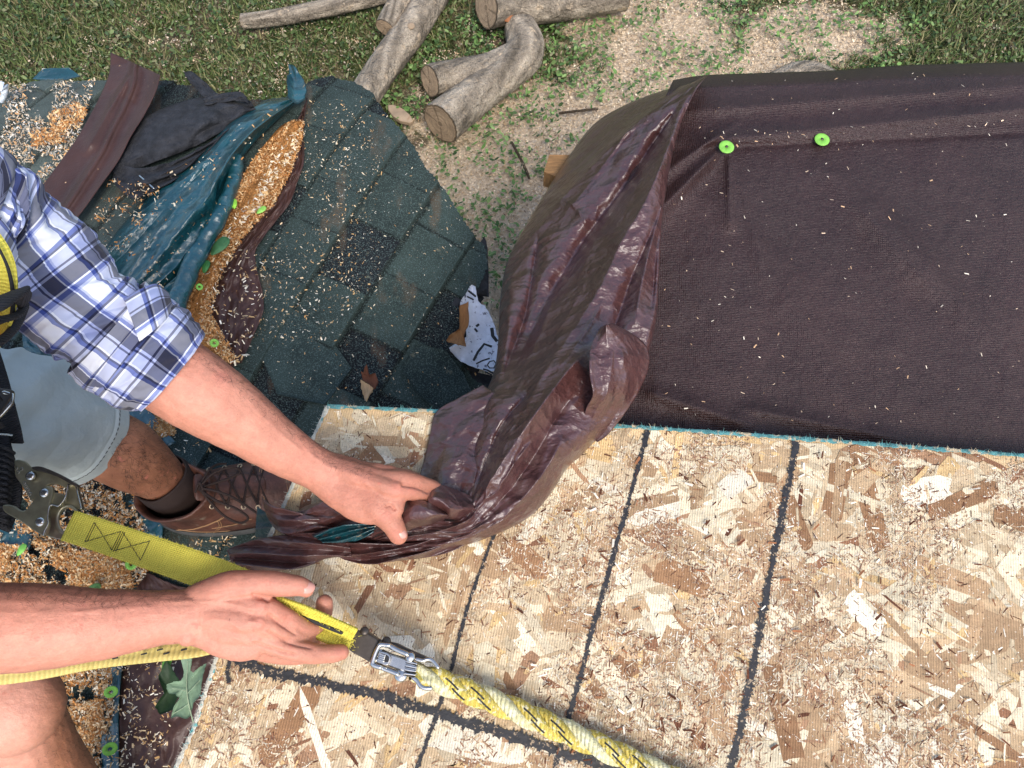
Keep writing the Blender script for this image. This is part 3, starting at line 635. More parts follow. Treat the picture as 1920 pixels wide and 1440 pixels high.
def seg(px, py, a, b, wd, hgt, taper=True):
    a = np.array(a, float); b = np.array(b, float); ab = b - a; L = np.linalg.norm(ab); t = ((px - a[0]) * ab[0] + (py - a[1]) * ab[1]) / L ** 2; d = ((px - a[0]) * ab[1] - (py - a[1]) * ab[0]) / L
    k = np.clip(t, 0, 1); wdt = wd * (.35 + .65 * k) if taper else wd
    return hgt * np.exp(-(np.abs(d) / wdt) ** 1.5) * np.clip(1 - np.abs(t - k) * 6, 0, 1) * (np.clip(k * 5, .3, 1) if taper else 1) * np.clip((1.02 - k) * 5, 0, 1) ** (0 if taper else 1)
tarp = thing('brown_tarp', 'large shiny brown woven tarp spread over the roof and bunched up in the worker\'s hand', 'tarp', tuple(P(1500, 500, -.06)))
def flatz(T, S_, x, y):
    z = .006 * (fbm(x / 90, y / 90, 5) - .5) + .004 * (fbm(x / 30, y / 55, 6) - .5)
    z += seg(x, y, (1362, 268), (1180, 450), 28, .026) + seg(x, y, (1368, 240), (1215, 345), 22, .018) + seg(x, y, (1366, 285), (1370, 420), 14, .009) + seg(x, y, (1372, 290), (1440, 520), 24, .006)
    z += seg(x, y, (1340, 262), (2060, 190), 16, .012, False) + seg(x, y, (1330, 205), (2060, 150), 14, .008, False) + seg(x, y, (1360, 276), (2000, 245), 6, -.004, False)
    z += seg(x, y, (1560, 330), (1760, 560), 22, .007, False) + seg(x, y, (1640, 380), (1860, 640), 26, .006, False) + seg(x, y, (1230, 740), (1420, 800), 18, .014, False) + seg(x, y, (1420, 770), (1700, 825), 14, .01, False)
    z += seg(x, y, (1480, 560), (1620, 800), 26, .005, False)
    top = np.clip(T * 1.0, 0, 1); e = np.clip((.035 - T) / .035, 0, 1); z -= .10 * e ** 2
    return z - .02 * np.clip((.2 - S_) / .2, 0, 1) ** 2
# rows go from the far edge to the board edge
farE = [(1262, 150), (1320, 141), (1420, 137), (1560, 132), (1700, 122), (1920, 116), (2140, 108)]
nearE = [(930, 880), (1060, 880), (1300, 880), (1600, 890), (1920, 900), (2160, 905)]
a_ = resample(np.c_[np.array(farE, float), np.zeros(len(farE))], 340); b_ = resample(np.c_[np.array(nearE, float), np.zeros(len(nearE))], 340)
n, m = 240, 340; tt = np.linspace(0, 1, n)[:, None, None]; Q = a_[None] * (1 - tt) + b_[None] * tt
T, S_ = np.meshgrid(np.linspace(0, 1, n), np.linspace(0, 1, m), indexing='ij')
W = PA(Q[..., 0], Q[..., 1], -.062 + flatz(T, S_, Q[..., 0], Q[..., 1]))
obj('spread_sheet', W.reshape(-1, 3), gridfaces(n, m)[:, ::-1], MT['brownflat'], tarp, solid=.0012)
# gathered fold: cross sections from the far apex to the hand (left xyz, right xyz, bulge)
ST_ = [((1288, 160, -.10), (1332, 138, -.03), .012), ((1235, 172, -.16), (1308, 165, -.02), .022), ((1165, 200, -.24), (1282, 218, -.015), .04), ((1110, 236, -.28), (1262, 285, -.01), .055), ((1062, 300, -.28), (1250, 350, -.005), .07), ((1008, 385, -.26), (1240, 430, 0), .08),
       ((955, 480, -.22), (1236, 520, 0), .085), ((938, 560, -.17), (1231, 600, 0), .09), ((934, 640, -.11), (1215, 665, .0), .095), ((925, 700, -.06), (1192, 735, .0), .095), ((900, 760, -.01), (1140, 800, .0), .095),
       ((886, 820, .01), (1092, 852, .005), .09), ((878, 880, .02), (1062, 880, .012), .08), ((868, 930, .03), (1030, 930, .015), .07), ((860, 960, .035), (985, 975, .014), .055), ((838, 968, .04), (905, 1012, .012), .04), ((800, 962, .045), (830, 1034, .01), .03), ((740, 965, .03), (745, 1052, .01), .024), ((690, 985, .02), (680, 1056, .008), .016), ((620, 1010, .01), (625, 1044, .006), .012), ((540, 1020, .004), (560, 1066, .004), .006), ((425, 1030, -.02), (440, 1074, -.02), .004)]
a_ = resample([(*l, 0) for l, r, h in ST_], 460); b_ = resample([(*r, h) for l, r, h in ST_], 460)
n = 460; m = 150; s = np.linspace(0, 1, m)
T = np.linspace(0, 1, n)[:, None] + 0 * s; S_ = s[None, :] + 0 * T
Q = a_[:, None, :3] * (1 - s[None, :, None]) + b_[:, None, :3] * s[None, :, None]; H = b_[:, None, 3]
bul = (1 - np.abs(2 * S_ - 1.0) ** 2.6) ** .62
tt = T
fl = np.clip((tt - .0) / .12, .25, 1) * np.clip((1.0 - tt) / .2, .25, 1)
z = Q[..., 2] + H * bul
env = np.clip((tt - .48) / .2, 0, 1)
X_, Y_ = Q[..., 0] + 14 * (fbm(tt * 8, S_ * 3, 8, 2) - .5), Q[..., 1] + 14 * (fbm(tt * 8, S_ * 3, 18, 2) - .5)
for pts, w0, w1, h_, pw_, asy in [
    ([(1328, 145), (1300, 215), (1262, 310), (1246, 420), (1236, 520), (1230, 610), (1214, 668), (1188, 745)], 8, 20, .034, 1.6, 1), ([(1300, 160), (1278, 220), (1250, 330), (1232, 440), (1222, 540), (1216, 610)], 5, 13, -.034, 1.3, 1),
    ([(1270, 170), (1205, 222), (1130, 292), (1068, 362), (1015, 430), (985, 500)], 10, 26, .030, 1.1, 1.6), ([(1280, 180), (1225, 270), (1150, 380), (1085, 470), (1030, 560), (985, 650), (950, 720)], 8, 30, -.045, 1.4, 1),
    ([(1272, 220), (1215, 360), (1160, 470), (1110, 560), (1060, 640), (1010, 720), (955, 820)], 8, 30, .030, 1.2, 1.5), ([(1262, 300), (1216, 440), (1180, 530), (1150, 610), (1120, 680)], 6, 20, -.020, 1.2, 1), ([(1250, 330), (1222, 440), (1200, 540), (1188, 620)], 5, 14, .016, 1.0, 1),
    ([(1012, 430), (1000, 500), (985, 590), (962, 660), (940, 730)], 7, 14, -.030, 1.0, 1), ([(958, 500), (955, 570), (952, 640), (938, 715), (905, 790)], 14, 20, .024, 1.4, 1),
    ([(1120, 640), (1070, 690), (1020, 760), (970, 830), (925, 900), (890, 955)], 16, 24, .034, 1.1, 1.4), ([(1010, 720), (950, 790), (915, 860), (888, 930)], 8, 14, -.022, 1.0, 1), ([(1080, 740), (1040, 800), (1010, 850), (960, 915), (915, 965)], 8, 14, -.018, 1.0, 1.6), ([(1065, 800), (1035, 870), (985, 930), (920, 985), (830, 1022), (760, 1035)], 12, 10, .014, 1.1, 1),
    ([(1180, 240), (1120, 330), (1065, 400)], 4, 10, .008, .9, 1), ([(1190, 330), (1130, 430), (1085, 520)], 4, 10, .009, .9, 1), ([(1215, 300), (1170, 400), (1140, 470)], 3, 8, .007, .9, 1), ([(1040, 560), (1010, 640), (975, 700)], 4, 9, .009, .9, 1), ([(1130, 560), (1085, 640), (1040, 700)], 4, 9, .009, .9, 1), ([(1100, 520), (1060, 600), (1030, 650)], 4, 8, .006, .9, 1), ([(1000, 830), (960, 880), (935, 940)], 4, 7, .008, .9, 1), ([(905, 960), (850, 985), (790, 1000), (700, 1012)], 6, 8, .016, 1, 1), ([(900, 990), (840, 1010), (760, 1022), (680, 1030)], 5, 6, -.012, 1, 1),
    ([(990, 420), (1040, 375), (1085, 395), (1110, 440)], 6, 8, .010, .9, 1), ([(1100, 300), (1160, 260), (1230, 215)], 4, 4, .006, .9, 1)]:
    z += polyridge(X_, Y_, pts, w0, w1, h_, .15, pw_, asy) * (.35 + .65 * bul)
z += .016 * (fbm(tt * 7 + S_ * 1.5, S_ * 2.6 - tt * 3, 31, 2) - .5) * fl * bul + .010 * (fbm(tt * 24 + S_ * 4, S_ * 5 - tt * 12, 33, 3) - .5) * bul
z += .0045 * ridge(fbm(tt * 26 + S_ * 6, S_ * 5 - tt * 16, 39, 2) * 2) ** 2 * bul * (.4 + env)
W = PA(Q[..., 0], Q[..., 1], z)
rag = (vn(np.arange(n) * .7, np.zeros(n), 5) - .5) * 4
# underside closes the bundle
mb = 24; sb = np.linspace(1, 0, mb + 2)[1:-1]
Qb = a_[:, None, :3] * (1 - sb[None, :, None]) + b_[:, None, :3] * sb[None, :, None]
zb = Qb[..., 2] - np.minimum(H * .5, .02) * (1 - (2 * sb[None] - 1) ** 2); zb = np.where(a_[:, 1][:, None] > 780, np.maximum(zb, .005), zb)
Wb = PA(Qb[..., 0], Qb[..., 1], zb); WW = np.concatenate([W, Wb], 1); mm = WW.shape[1]
fc = gridfaces(n, mm, cm=True); v0 = WW.reshape(-1, 3)
obj('gathered_fold', v0, fc, MT['brown'], tarp)
# turned pocket on the right hand side of the bundle
def tz(pts, zs): return [(*p, z_) for p, z_ in zip(pts, zs)]
def free(A, B, n, m, zf, name, mat, parent, th=.0012): return loft(A, B, n, m, zf, name, mat, parent, th, base=0.0)
free([(1128, 612, .10), (1108, 650, .11), (1106, 700, .12), (1112, 740, .11), (1098, 770, .07), (1092, 815, .02), (1098, 826, .012)],
     [(1150, 606, .09), (1205, 640, .06), (1218, 680, .05), (1200, 730, .045), (1172, 775, .035), (1140, 815, .015), (1122, 828, .01)], 130, 70,
     lambda T, S, x, y: .020 * np.clip(1 - np.abs(2 * S - 1), 0, .7) + facet(T * 1.6, S, 5, 5, .022, 1.9) * np.clip(np.minimum(S, 1 - S) * 5, .15, 1) + .003 * fbm(T * 9, S * 7, 73, 2), 'turned_pocket', MT['brown'], tarp)
# dark underlayer lying on the board and dropping over its edge
free([(905, 722, .006), (862, 745, .004), (818, 772, .003), (806, 815, .006), (796, 860, .006), (785, 905, .01), (800, 940, .02)],
     [(960, 760, .02), (930, 790, .03), (915, 810, .03), (905, 850, .03), (895, 880, .04), (885, 920, .04), (880, 960, .04)], 90, 60,
     lambda T, S, x, y: .008 * ridge(S * 1.4 + T) * np.clip(S * 3, 0, 1) + facet(T, S, 25, 4, .012, 1.2) * np.clip(S * 3, 0, 1) + .006 * fbm(T * 4, S * 3, 81, 2) + .004, 'underlayer', MT['brown'], tarp)
# tail and torn flaps around the hand
free([(490, 932, -.0), (512, 948, .015), (560, 962, .03), (610, 975, .03), (650, 1000, .03)], [(500, 968, .0), (520, 995, .015), (556, 1006, .025), (610, 1000, .03), (648, 1012, .03)], 70, 40,
     lambda T, S, x, y: .012 * fbm(T * 3, S * 2, 91, 2) + facet(T, S, 21, 4, .014, 1.3) + .008 * ridge(S * 2 + T * 2), 'torn_flap', MT['brown'], tarp)
free([(426, 1030, -.015), (480, 1012, .005), (530, 1003, .012), (590, 1000, .02), (650, 1004, .03)], [(444, 1074, -.01), (500, 1073, .003), (560, 1064, .006), (610, 1048, .01), (660, 1042, .015)], 90, 50,
     lambda T, S, x, y: .010 * fbm(T * 3, S * 2, 95, 2) + facet(T * 1.4, S, 22, 4, .014, 1.3) + .012 * ridge(S * 2.4 - T * 2), 'torn_flap', MT['brown'], tarp)
free([(600, 1010, .025), (690, 1020, .032), (770, 1018, .035), (850, 1000, .03), (935, 985, .02)], [(620, 1040, .006), (680, 1056, .006), (745, 1052, .006), (840, 1035, .006), (960, 975, .006)], 110, 50,
     lambda T, S, x, y: .006 * fbm(T * 4, S * 2, 98, 2) + facet(T * 1.5, S, 23, 5, .016, 1.6) + .016 * ridge(S * 1.9 + T * 2.3) ** 1.5, 'lower_fold', MT['brown'], tarp)
free([(548, 968, .01), (575, 948, .02), (620, 940, .03), (680, 950, .04), (740, 970, .05)], [(580, 985, .02), (610, 990, .03), (650, 985, .04), (690, 985, .045), (740, 1000, .04)], 80, 44,
     lambda T, S, x, y: .008 * ridge(S * 1.6 + T * 1.5) + facet(T * 1.2, S, 24, 5, .022, 1.8) + .012 * fbm(T * 3, S * 2, 99, 2), 'crumpled_fold', MT['brown'], tarp)
free([(742, 952, .08), (765, 938, .105), (800, 940, .105), (836, 962, .08)], [(752, 1004, .06), (778, 990, .07), (805, 984, .07), (842, 972, .05)], 60, 44,
     lambda T, S, x, y: .022 * np.sin(np.pi * S) + facet(T, S, 12, 4, .02, 1.3) + .003 * fbm(T * 7, S * 7, 74, 2), 'crumpled_fold', MT['brown'], tarp)
free([(800, 922, .08), (820, 908, .085), (848, 915, .085), (884, 930, .08)], [(806, 968, .09), (830, 972, .08), (860, 975, .07), (895, 968, .05)], 60, 44,
     lambda T, S, x, y: .018 * np.sin(np.pi * S) + facet(T, S, 8, 5, .03, 1.9), 'crumpled_fold', MT['brown'], tarp)
# teal scraps held with the tarp
q = free([(585, 1004, .045), (620, 990, .055), (655, 985, .06), (705, 984, .06)], [(605, 1016, .04), (640, 1018, .045), (675, 1010, .05), (700, 996, .05)], 60, 30,
     lambda T, S, x, y: .014 * ridge(S * 2.5 + T) + .006 * fbm(T * 9, S * 6, 111), 'teal_tarp_scrap', MT['teal'], None)
tag(q, 'crumpled bright teal tarp scrap pinched in the brown tarp under the hand', 'tarp scrap')
q = free([(482, 950, -.12), (500, 962, -.10), (512, 975, -.08), (530, 985, -.06)], [(478, 1006, -.12), (492, 1012, -.1), (510, 1010, -.08), (530, 1000, -.06)], 40, 24,
     lambda T, S, x, y: .02 * ridge(S * 2 + T), 'teal_tarp_scrap', MT['teal'], None)
tag(q, 'dark teal tarp scrap hanging off the board edge beside the boot toe', 'tarp scrap')
# ------------------------------------------------------------------ things on the heap
Z0 = lambda T, S, x, y: 0 * T
strip = loft([(207, 98), (205, 135), (192, 170), (172, 210), (140, 265), (100, 320), (70, 360), (40, 400)], [(300, 140), (292, 170), (270, 215), (245, 255), (222, 300), (190, 345), (158, 390), (130, 425)], 120, 50,
     lambda T, S, x, y: .034 + .03 * np.clip((.2 - T) * 5, 0, 1) + .022 * S ** 4 + .008 * fbm(T * 4, S * 2, 3, 2) + seg(x, y, (250, 130), (170, 270), 12, .012) + .012 * np.exp(-((S - .5 - .2 * T) / .08) ** 2), 'brown_tarp_strip', MT['brownmat'], None, .0015)
tag(strip, 'long flat brown tarp strip lying across the green shingles beside the plaid sleeve', 'tarp scrap', 'tarp scraps on the heap')
felt = thing('black_felt', 'torn black roofing felt crumpled on the heap between the brown strip and teal tarp', 'roofing felt', tuple(PH(330, 260)))
loft([(200, 268), (212, 262), (250, 232), (300, 205), (360, 185), (420, 176), (462, 186), (470, 196)], [(205, 320), (240, 322), (300, 300), (350, 282), (400, 256), (430, 236), (460, 215), (480, 205)], 90, 50,
     lambda T, S, x, y: .02 + .04 * np.sin(np.pi * S) * np.sin(np.pi * np.clip(T, 0, 1)) + .018 * ridge(fbm(T * 3, S * 1.6, 7, 2) * 2) + .006 * fbm(T * 14, S * 8, 8), 'felt_sheet', MT['felt'], felt, .003)
loft([(208, 300), (260, 315), (330, 300), (400, 262), (440, 235)], [(215, 345), (250, 372), (300, 350), (340, 330), (380, 300)], 60, 40,
     lambda T, S, x, y: .03 + .025 * ridge(fbm(T * 4, S * 2, 17, 2) * 2) + .006 * fbm(T * 14, S * 8, 18), 'felt_sheet', MT['felt'], felt, .003)
loft([(345, 136), (360, 134), (385, 155), (412, 180), (425, 190)], [(352, 150), (362, 160), (380, 180), (400, 195), (410, 205)], 30, 14, lambda T, S, x, y: .04 + .015 * fbm(T * 6, S * 4, 27), 'felt_strip', MT['felt'], felt, .003)
loft([(380, 185), (415, 175), (450, 172), (462, 182)], [(384, 196), (418, 190), (450, 188), (466, 194)], 30, 12, lambda T, S, x, y: .05 + .02 * fbm(T * 6, S * 4, 28), 'felt_strip', MT['felt'], felt, .003)
teal = thing('teal_tarp', 'glossy teal tarp folded lengthwise over the heap behind the plaid sleeve', 'tarp', tuple(PH(360, 360)))
loft([(545, 183), (500, 190), (455, 212), (420, 240), (370, 290), (320, 330), (280, 365), (235, 415), (200, 460), (175, 500), (190, 560)], [(552, 194), (520, 225), (482, 262), (452, 300), (432, 345), (420, 390), (390, 440), (360, 478), (335, 520), (300, 560), (270, 600)], 200, 90,
     lambda T, S, x, y: .025 + .05 * (np.sin(np.pi * np.clip(S, 0, 1)) ** .6) * np.sin(np.pi * np.clip(T * .9 + .06, 0, 1)) + .03 * np.exp(-((S - .72 + .1 * T) / .12) ** 2) + (.045 * T) * (ridge(S * 2.6 + fbm(T * 3, S * 2, 37) + T) - .5) * T + .02 * (fbm(T * 7, S * 4, 38) - .5), 'folded_sheet', MT['teal'], teal, .0015)
rp, re_ = jt([(446, 300, -.50), (440, 340, -.50), (415, 400, -.49), (385, 450, -.49), (355, 510, -.49), (330, 570, -.49), (322, 630, -.5)], 60)
V_, f_ = tube(rp, .014 + .010 * np.linspace(0, 1, 60), .018, 18); obj('rolled_hem', V_ + np.c_[(fbm(V_[:, 0] * 30, V_[:, 1] * 30, 3) - .5) * .01, 0 * V_[:, 0], (fbm(V_[:, 0] * 26, V_[:, 1] * 26, 6) - .5) * .012], f_, MT['teal'], teal)
loft([(398, 440), (370, 480), (330, 520), (300, 545)], [(402, 452), (378, 500), (350, 540), (330, 575)], 40, 16, lambda T, S, x, y: .05 + .02 * ridge(S * 1.5 + T), 'loose_fold', MT['teal'], teal, .0015)
loft([(38, 590), (60, 610), (90, 640), (130, 680)], [(44, 655), (70, 668), (84, 668), (110, 690)], 30, 20, lambda T, S, x, y: .02 + .03 * fbm(T * 5, S * 5, 42), 'loose_fold', MT['teal'], teal, .0015)
for i, (pp_, lb) in enumerate([([(543, 126), (549, 128), (560, 138), (572, 155), (575, 170), (572, 186), (560, 197), (545, 195), (543, 160)], 'stiff teal tarp corner standing up at the tip of the folded teal tarp')]):
    tag(slab('teal_tarp_corner', pp_, MT['teal'], None, .05, .002, .03), lb, 'tarp scrap')
torn = thing('torn_brown_tarp', 'ragged torn brown tarp under the orange sawdust on the green shingles', 'tarp', tuple(PH(480, 500)))
loft([(566, 218), (556, 232), (540, 300), (500, 370), (455, 440), (420, 500), (395, 540), (384, 590), (396, 640), (430, 690)], [(576, 182), (569, 235), (570, 300), (556, 345), (540, 385), (500, 436), (478, 480), (494, 560), (488, 600), (452, 680)], 130, 50,
     lambda T, S, x, y: .014 + .014 * ridge(fbm(T * 9, S * 3, 47) * 2.2) + .02 * np.clip(S - .8, 0, 1) * np.sin(T * 40), 'torn_sheet', MT['brownmat'], torn, .0015)
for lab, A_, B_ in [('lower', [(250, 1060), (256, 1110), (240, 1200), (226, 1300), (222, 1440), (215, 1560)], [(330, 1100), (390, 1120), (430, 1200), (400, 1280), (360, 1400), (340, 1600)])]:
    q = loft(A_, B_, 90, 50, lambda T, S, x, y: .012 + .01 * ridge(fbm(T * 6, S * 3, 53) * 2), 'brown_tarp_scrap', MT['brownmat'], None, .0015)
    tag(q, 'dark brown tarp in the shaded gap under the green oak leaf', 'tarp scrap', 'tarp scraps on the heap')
for A_, B_, lb in [([(215, 1180), (205, 1270), (192, 1350), (188, 1500)], [(236, 1180), (226, 1270), (222, 1350), (224, 1500)], 'narrow dark teal tarp band with loose green washers beside the knee'),
                   ([(-20, 930), (10, 940), (40, 970), (60, 1010), (40, 1060)], [(-20, 1040), (0, 1045), (10, 1050), (20, 1060), (10, 1070)], 'dark teal tarp patch under the steel snap hook'),
                   ([(240, 940), (262, 960), (268, 1000), (262, 1040)], [(285, 930), (312, 960), (306, 990), (300, 1036)], 'dark teal tarp patch between boot heel and yellow strap'),
                   ([(170, 700), (240, 735), (290, 780), (330, 830)], [(180, 745), (232, 770), (262, 800), (285, 850)], 'dark teal tarp patch between the cuff and the shorts')]:
    q = loft(A_, B_, 40, 16, lambda T, S, x, y: .02 + .012 * fbm(T * 6, S * 3, 63), 'teal_tarp_scrap', MT['teal'], None, .0015); tag(q, lb, 'tarp scrap')
# sawdust: pile meshes and loose chips
saw = loft([(548, 226), (525, 238), (485, 285), (452, 335), (436, 380), (402, 440), (372, 500), (340, 560), (318, 620), (330, 680)], [(570, 228), (566, 262), (552, 300), (532, 345), (508, 388), (462, 432), (430, 480), (404, 530), (392, 590), (440, 672)], 150, 50,
     lambda T, S, x, y: .022 + .028 * np.sin(np.pi * S) ** .8 * (.5 + fbm(T * 8, S * 3, 71)) + .01 * (fbm(T * 40, S * 14, 72) - .5), 'sawdust_pile', MT['sawpile'], None)
tag(saw, 'long drift of orange sawdust beside the folded teal tarp', 'sawdust', kind='stuff')
PALE = [(238, 222, 190), (222, 196, 156), (206, 170, 120), (245, 236, 215), (190, 150, 100)]
ORNG = [(204, 148, 90), (184, 126, 72), (218, 170, 114), (160, 106, 60), (230, 198, 150)]
MIXC = [(226, 204, 168), (200, 140, 80), (182, 122, 66), (238, 226, 200), (214, 170, 116), (60, 56, 52)]
def chips(name, regs, size, cols, label=None, hf=PH, off=.012, parent=None, tilt=.5, clump=None, mat='chip', thick=.45, cat='wood chips'):
    Vv, Cc = [], []
    cols = np.array([lin(c) for c in cols])
    for poly, N in regs:
        poly = np.array(poly, float); lo, hi = poly.min(0), poly.max(0); c = rng.random((N, 2)) * (hi - lo) + lo; c = c[inside(c, poly)]
        if clump: c = c[fbm(c[:, 0] / clump[0], c[:, 1] / clump[0], clump[1]) + .12 * (rng.random(len(c)) - .5) > clump[2]]
        n = len(c); w_ = hf(c[:, 0], c[:, 1], off) + np.c_[np.zeros((n, 2)), rng.random(n) * .006]
        L = size[0] + (size[1] - size[0]) * rng.random(n) ** 2.2; Wd = L * (thick * (.35 + .65 * rng.random(n))); a = rng.random(n) * 6.283; tx = rng.normal(0, tilt, n); ty = rng.normal(0, tilt, n)
        d1 = np.stack([np.cos(a), np.sin(a), tx], -1) * L[:, None] / 2; d2 = np.stack([-np.sin(a), np.cos(a), ty], -1) * Wd[:, None] / 2
        k = 1 + (rng.random((4, n, 1)) - .5) * .5
        q = np.stack([w_ - d1 * k[0] - d2, w_ + d1 * k[1] - d2 * k[2], w_ + d1 + d2 * k[3], w_ - d1 * k[2] + d2 * k[1] * .8], 1); Vv.append(q.reshape(-1, 3))
        Cc.append(np.repeat(cols[rng.integers(0, len(cols), n)] * (.75 + .4 * rng.random((n, 1))), 4, 0))
    V = np.concatenate(Vv); o = obj(name, V, np.arange(len(V)).reshape(-1, 4), MT[mat], parent, smooth=False, col=np.concatenate(Cc))
    if label: tag(o, label, cat, kind='stuff')
    return o
PILE = [(548, 226), (572, 228), (568, 262), (556, 300), (536, 345), (512, 388), (468, 432), (436, 480), (410, 530), (398, 590), (450, 680), (330, 690), (318, 620), (340, 560), (372, 500), (402, 440), (436, 380), (452, 335), (485, 285)]
chips('sawdust', [(PILE, 42000)], (.002, .008), ORNG, 'coarse orange sawdust grains covering the drift by the teal tarp', off=.042, cat='sawdust')
chips('wood_chips', [([(568, 240), (545, 300), (514, 345), (490, 390), (440, 430), (415, 480), (400, 470), (440, 410), (475, 370), (500, 320), (540, 260)], 4500), ([(400, 430), (500, 490), (490, 620), (450, 690), (380, 640), (370, 560)], 420)], (.003, .012), PALE, 'pale cream wood chips along the torn brown tarp edge', off=.05)
chips('shingle_chips', [([(580, 150), (700, 180), (800, 320), (900, 440), (870, 600), (900, 740), (640, 760), (480, 700), (470, 560), (500, 460), (570, 330)], 900),
                       ([(570, 190), (690, 200), (720, 300), (700, 420), (600, 420), (560, 330)], 650), ([(520, 430), (700, 430), (720, 520), (600, 640), (480, 640), (480, 480)], 800)], (.0012, .0065), PALE, 'scattered pale chips sprinkled over the dark green shingles', off=.013, thick=.5)
chips('shingle_chips', [([(0, 160), (180, 150), (150, 260), (90, 350), (40, 380), (-40, 320)], 9000)], (.002, .009), [(226, 206, 176), (200, 180, 150), (232, 224, 210), (212, 164, 112), (150, 150, 140)], 'dense pale chips over the weathered grey shingles left of the brown strip', off=.016, clump=(30, 5, .42))
chips('shingle_chips', [([(90, 215), (145, 190), (165, 210), (150, 240), (100, 250)], 900), ([(60, 245), (130, 235), (120, 270), (60, 275)], 600)], (.003, .012), ORNG, 'small orange sawdust clump left of the brown tarp strip', off=.02, cat='sawdust')
chips('shingle_chips', [([(210, 330), (300, 350), (280, 480), (180, 470), (170, 420)], 900), ([(300, 330), (420, 250), (530, 190), (430, 400), (330, 570), (210, 540), (220, 450)], 1300)], (.0025, .009), MIXC, 'fine chips dusting the felt and the teal tarp', off=.075, clump=(20, 8, .5))
chips('sawdust', [([(0, 900), (200, 890), (250, 930), (300, 1040), (250, 1110), (0, 1100)], 19000), ([(60, 1250), (210, 1240), (215, 1330), (190, 1440), (180, 1440), (60, 1270)], 15000), ([(200, 880), (270, 920), (262, 960), (200, 930)], 1800)], (.002, .010), MIXC, 'mixed orange and cream sawdust on the heap below the steel hook', off=.022, clump=(24, 15, .40), cat='sawdust')
chips('sawdust', [([(0, 1020), (240, 1040), (250, 1100), (0, 1105)], 16000), ([(110, 1330), (190, 1310), (200, 1370), (150, 1400)], 5000), ([(60, 1010), (100, 1010), (105, 1040), (62, 1040)], 900), ([(25, 985), (50, 960), (62, 990), (40, 1005)], 700)], (.0025, .010), ORNG + [(226, 204, 168)], 'orange sawdust heaped above the bare right forearm', off=.03, clump=(30, 25, .44), cat='sawdust')
chips('shingle_chips', [([(215, 1240), (330, 1230), (320, 1440), (200, 1440)], 700), ([(380, 980), (520, 970), (480, 1030), (400, 1080), (330, 1060)], 500), ([(290, 800), (420, 850), (330, 850)], 80)], (.003, .009), PALE + [(150, 120, 90)], 'loose pale chips on the brown tarp below the oak leaf', off=.03, clump=(18, 35, .45))
chips('sawdust', [([(280, 770), (310, 765), (330, 815), (300, 820), (285, 800)], 2600), ([(82, 640), (105, 645), (112, 680), (85, 670)], 900)], (.004, .013), ORNG, 'orange sawdust showing between the plaid cuff and the bare leg', off=.02, cat='sawdust')
# chips lying on the spread tarp
TP = [(1330, 150), (1910, 125), (1915, 830), (1250, 790), (1240, 500)]
def onT(px, py, off=0):
    px = np.asarray(px, float); py = np.asarray(py, float); w_ = PA(px, py, -.062 + off)
    a = np.interp(px, b_far[:, 0], b_far[:, 1]); T_ = np.clip((py - a) / (882 - a), 0, 1)
    w_[..., 2] = -.062 + off + flatz(T_, np.full(T_.shape, .5), px, py); return PA(px, py, w_[..., 2])
b_far = np.array(farE, float)
chips('tarp_chips', [(TP, 240), ([(1330, 246), (1620, 236), (1900, 225), (1900, 245), (1620, 262), (1340, 285)], 110), ([(1500, 320), (1560, 320), (1560, 335), (1500, 335)], 6)], (.0012, .0065), [(236, 208, 176), (220, 180, 140), (244, 230, 206)], 'tiny cream wood chips on the spread brown tarp', hf=onT, off=.0025, tilt=.2, thick=.35)
chips('board_chips', [([(1150, 830), (1900, 870), (1900, 1430), (1050, 1430), (900, 1100)], 700)], (.003, .012), [(104, 62, 42), (150, 100, 68), (246, 236, 214), (86, 52, 36)], 'small brown and white slivers lying on the chipboard', hf=PA, off=.004, tilt=.25, thick=.3)
# fixing caps
def cap(px, py, hf, off, hole, label, scale=1, tl=(0, 0, 1), group='green plastic washers'):
    c = hf(np.array([px]), np.array([py]), off)[0]; ax = np.array(tl, float); ax /= np.linalg.norm(ax)
    t_ = thing('cap_washer', label, 'washer', tuple(c), group)
    V_, f_ = disc(c, ax, .0128 * scale, .0018, 24, .0042 * scale if hole else .0004); obj('disc', V_, f_, MT['green'], t_)
    if not hole: V_, f_ = disc(c + ax * .0008, ax, .0026 * scale, .0018, 12, dome=.0006); obj('nail_head', V_, f_, MT['darksteel'], t_)
    return t_
cap(1362, 276, onT, .016, False, 'green washer pinning the tarp where its creases fan out'); cap(1541, 262, onT, .006, False, 'green washer on the spread tarp, right of the other one')
cap(208, 1297, PH, .05, True, 'loose green washer with open hole above the knee', .95, (.5, -.5, .7)); cap(206, 1404, PH, .05, True, 'loose green washer nearest the bottom of the photo', 1.0, (.5, -.4, .7)); cap(246, 1058, PH, .06, True, 'loose green washer under the yellow strap', .85, (.2, -.2, 1)); cap(374, 538, PH, .06, True, 'loose green washer in the sawdust by the sleeve cuff', .6, (.3, -.2, 1)); cap(402, 643, PH, .06, True, 'loose green washer beside the bare forearm', .75, (.2, -.6, .7))
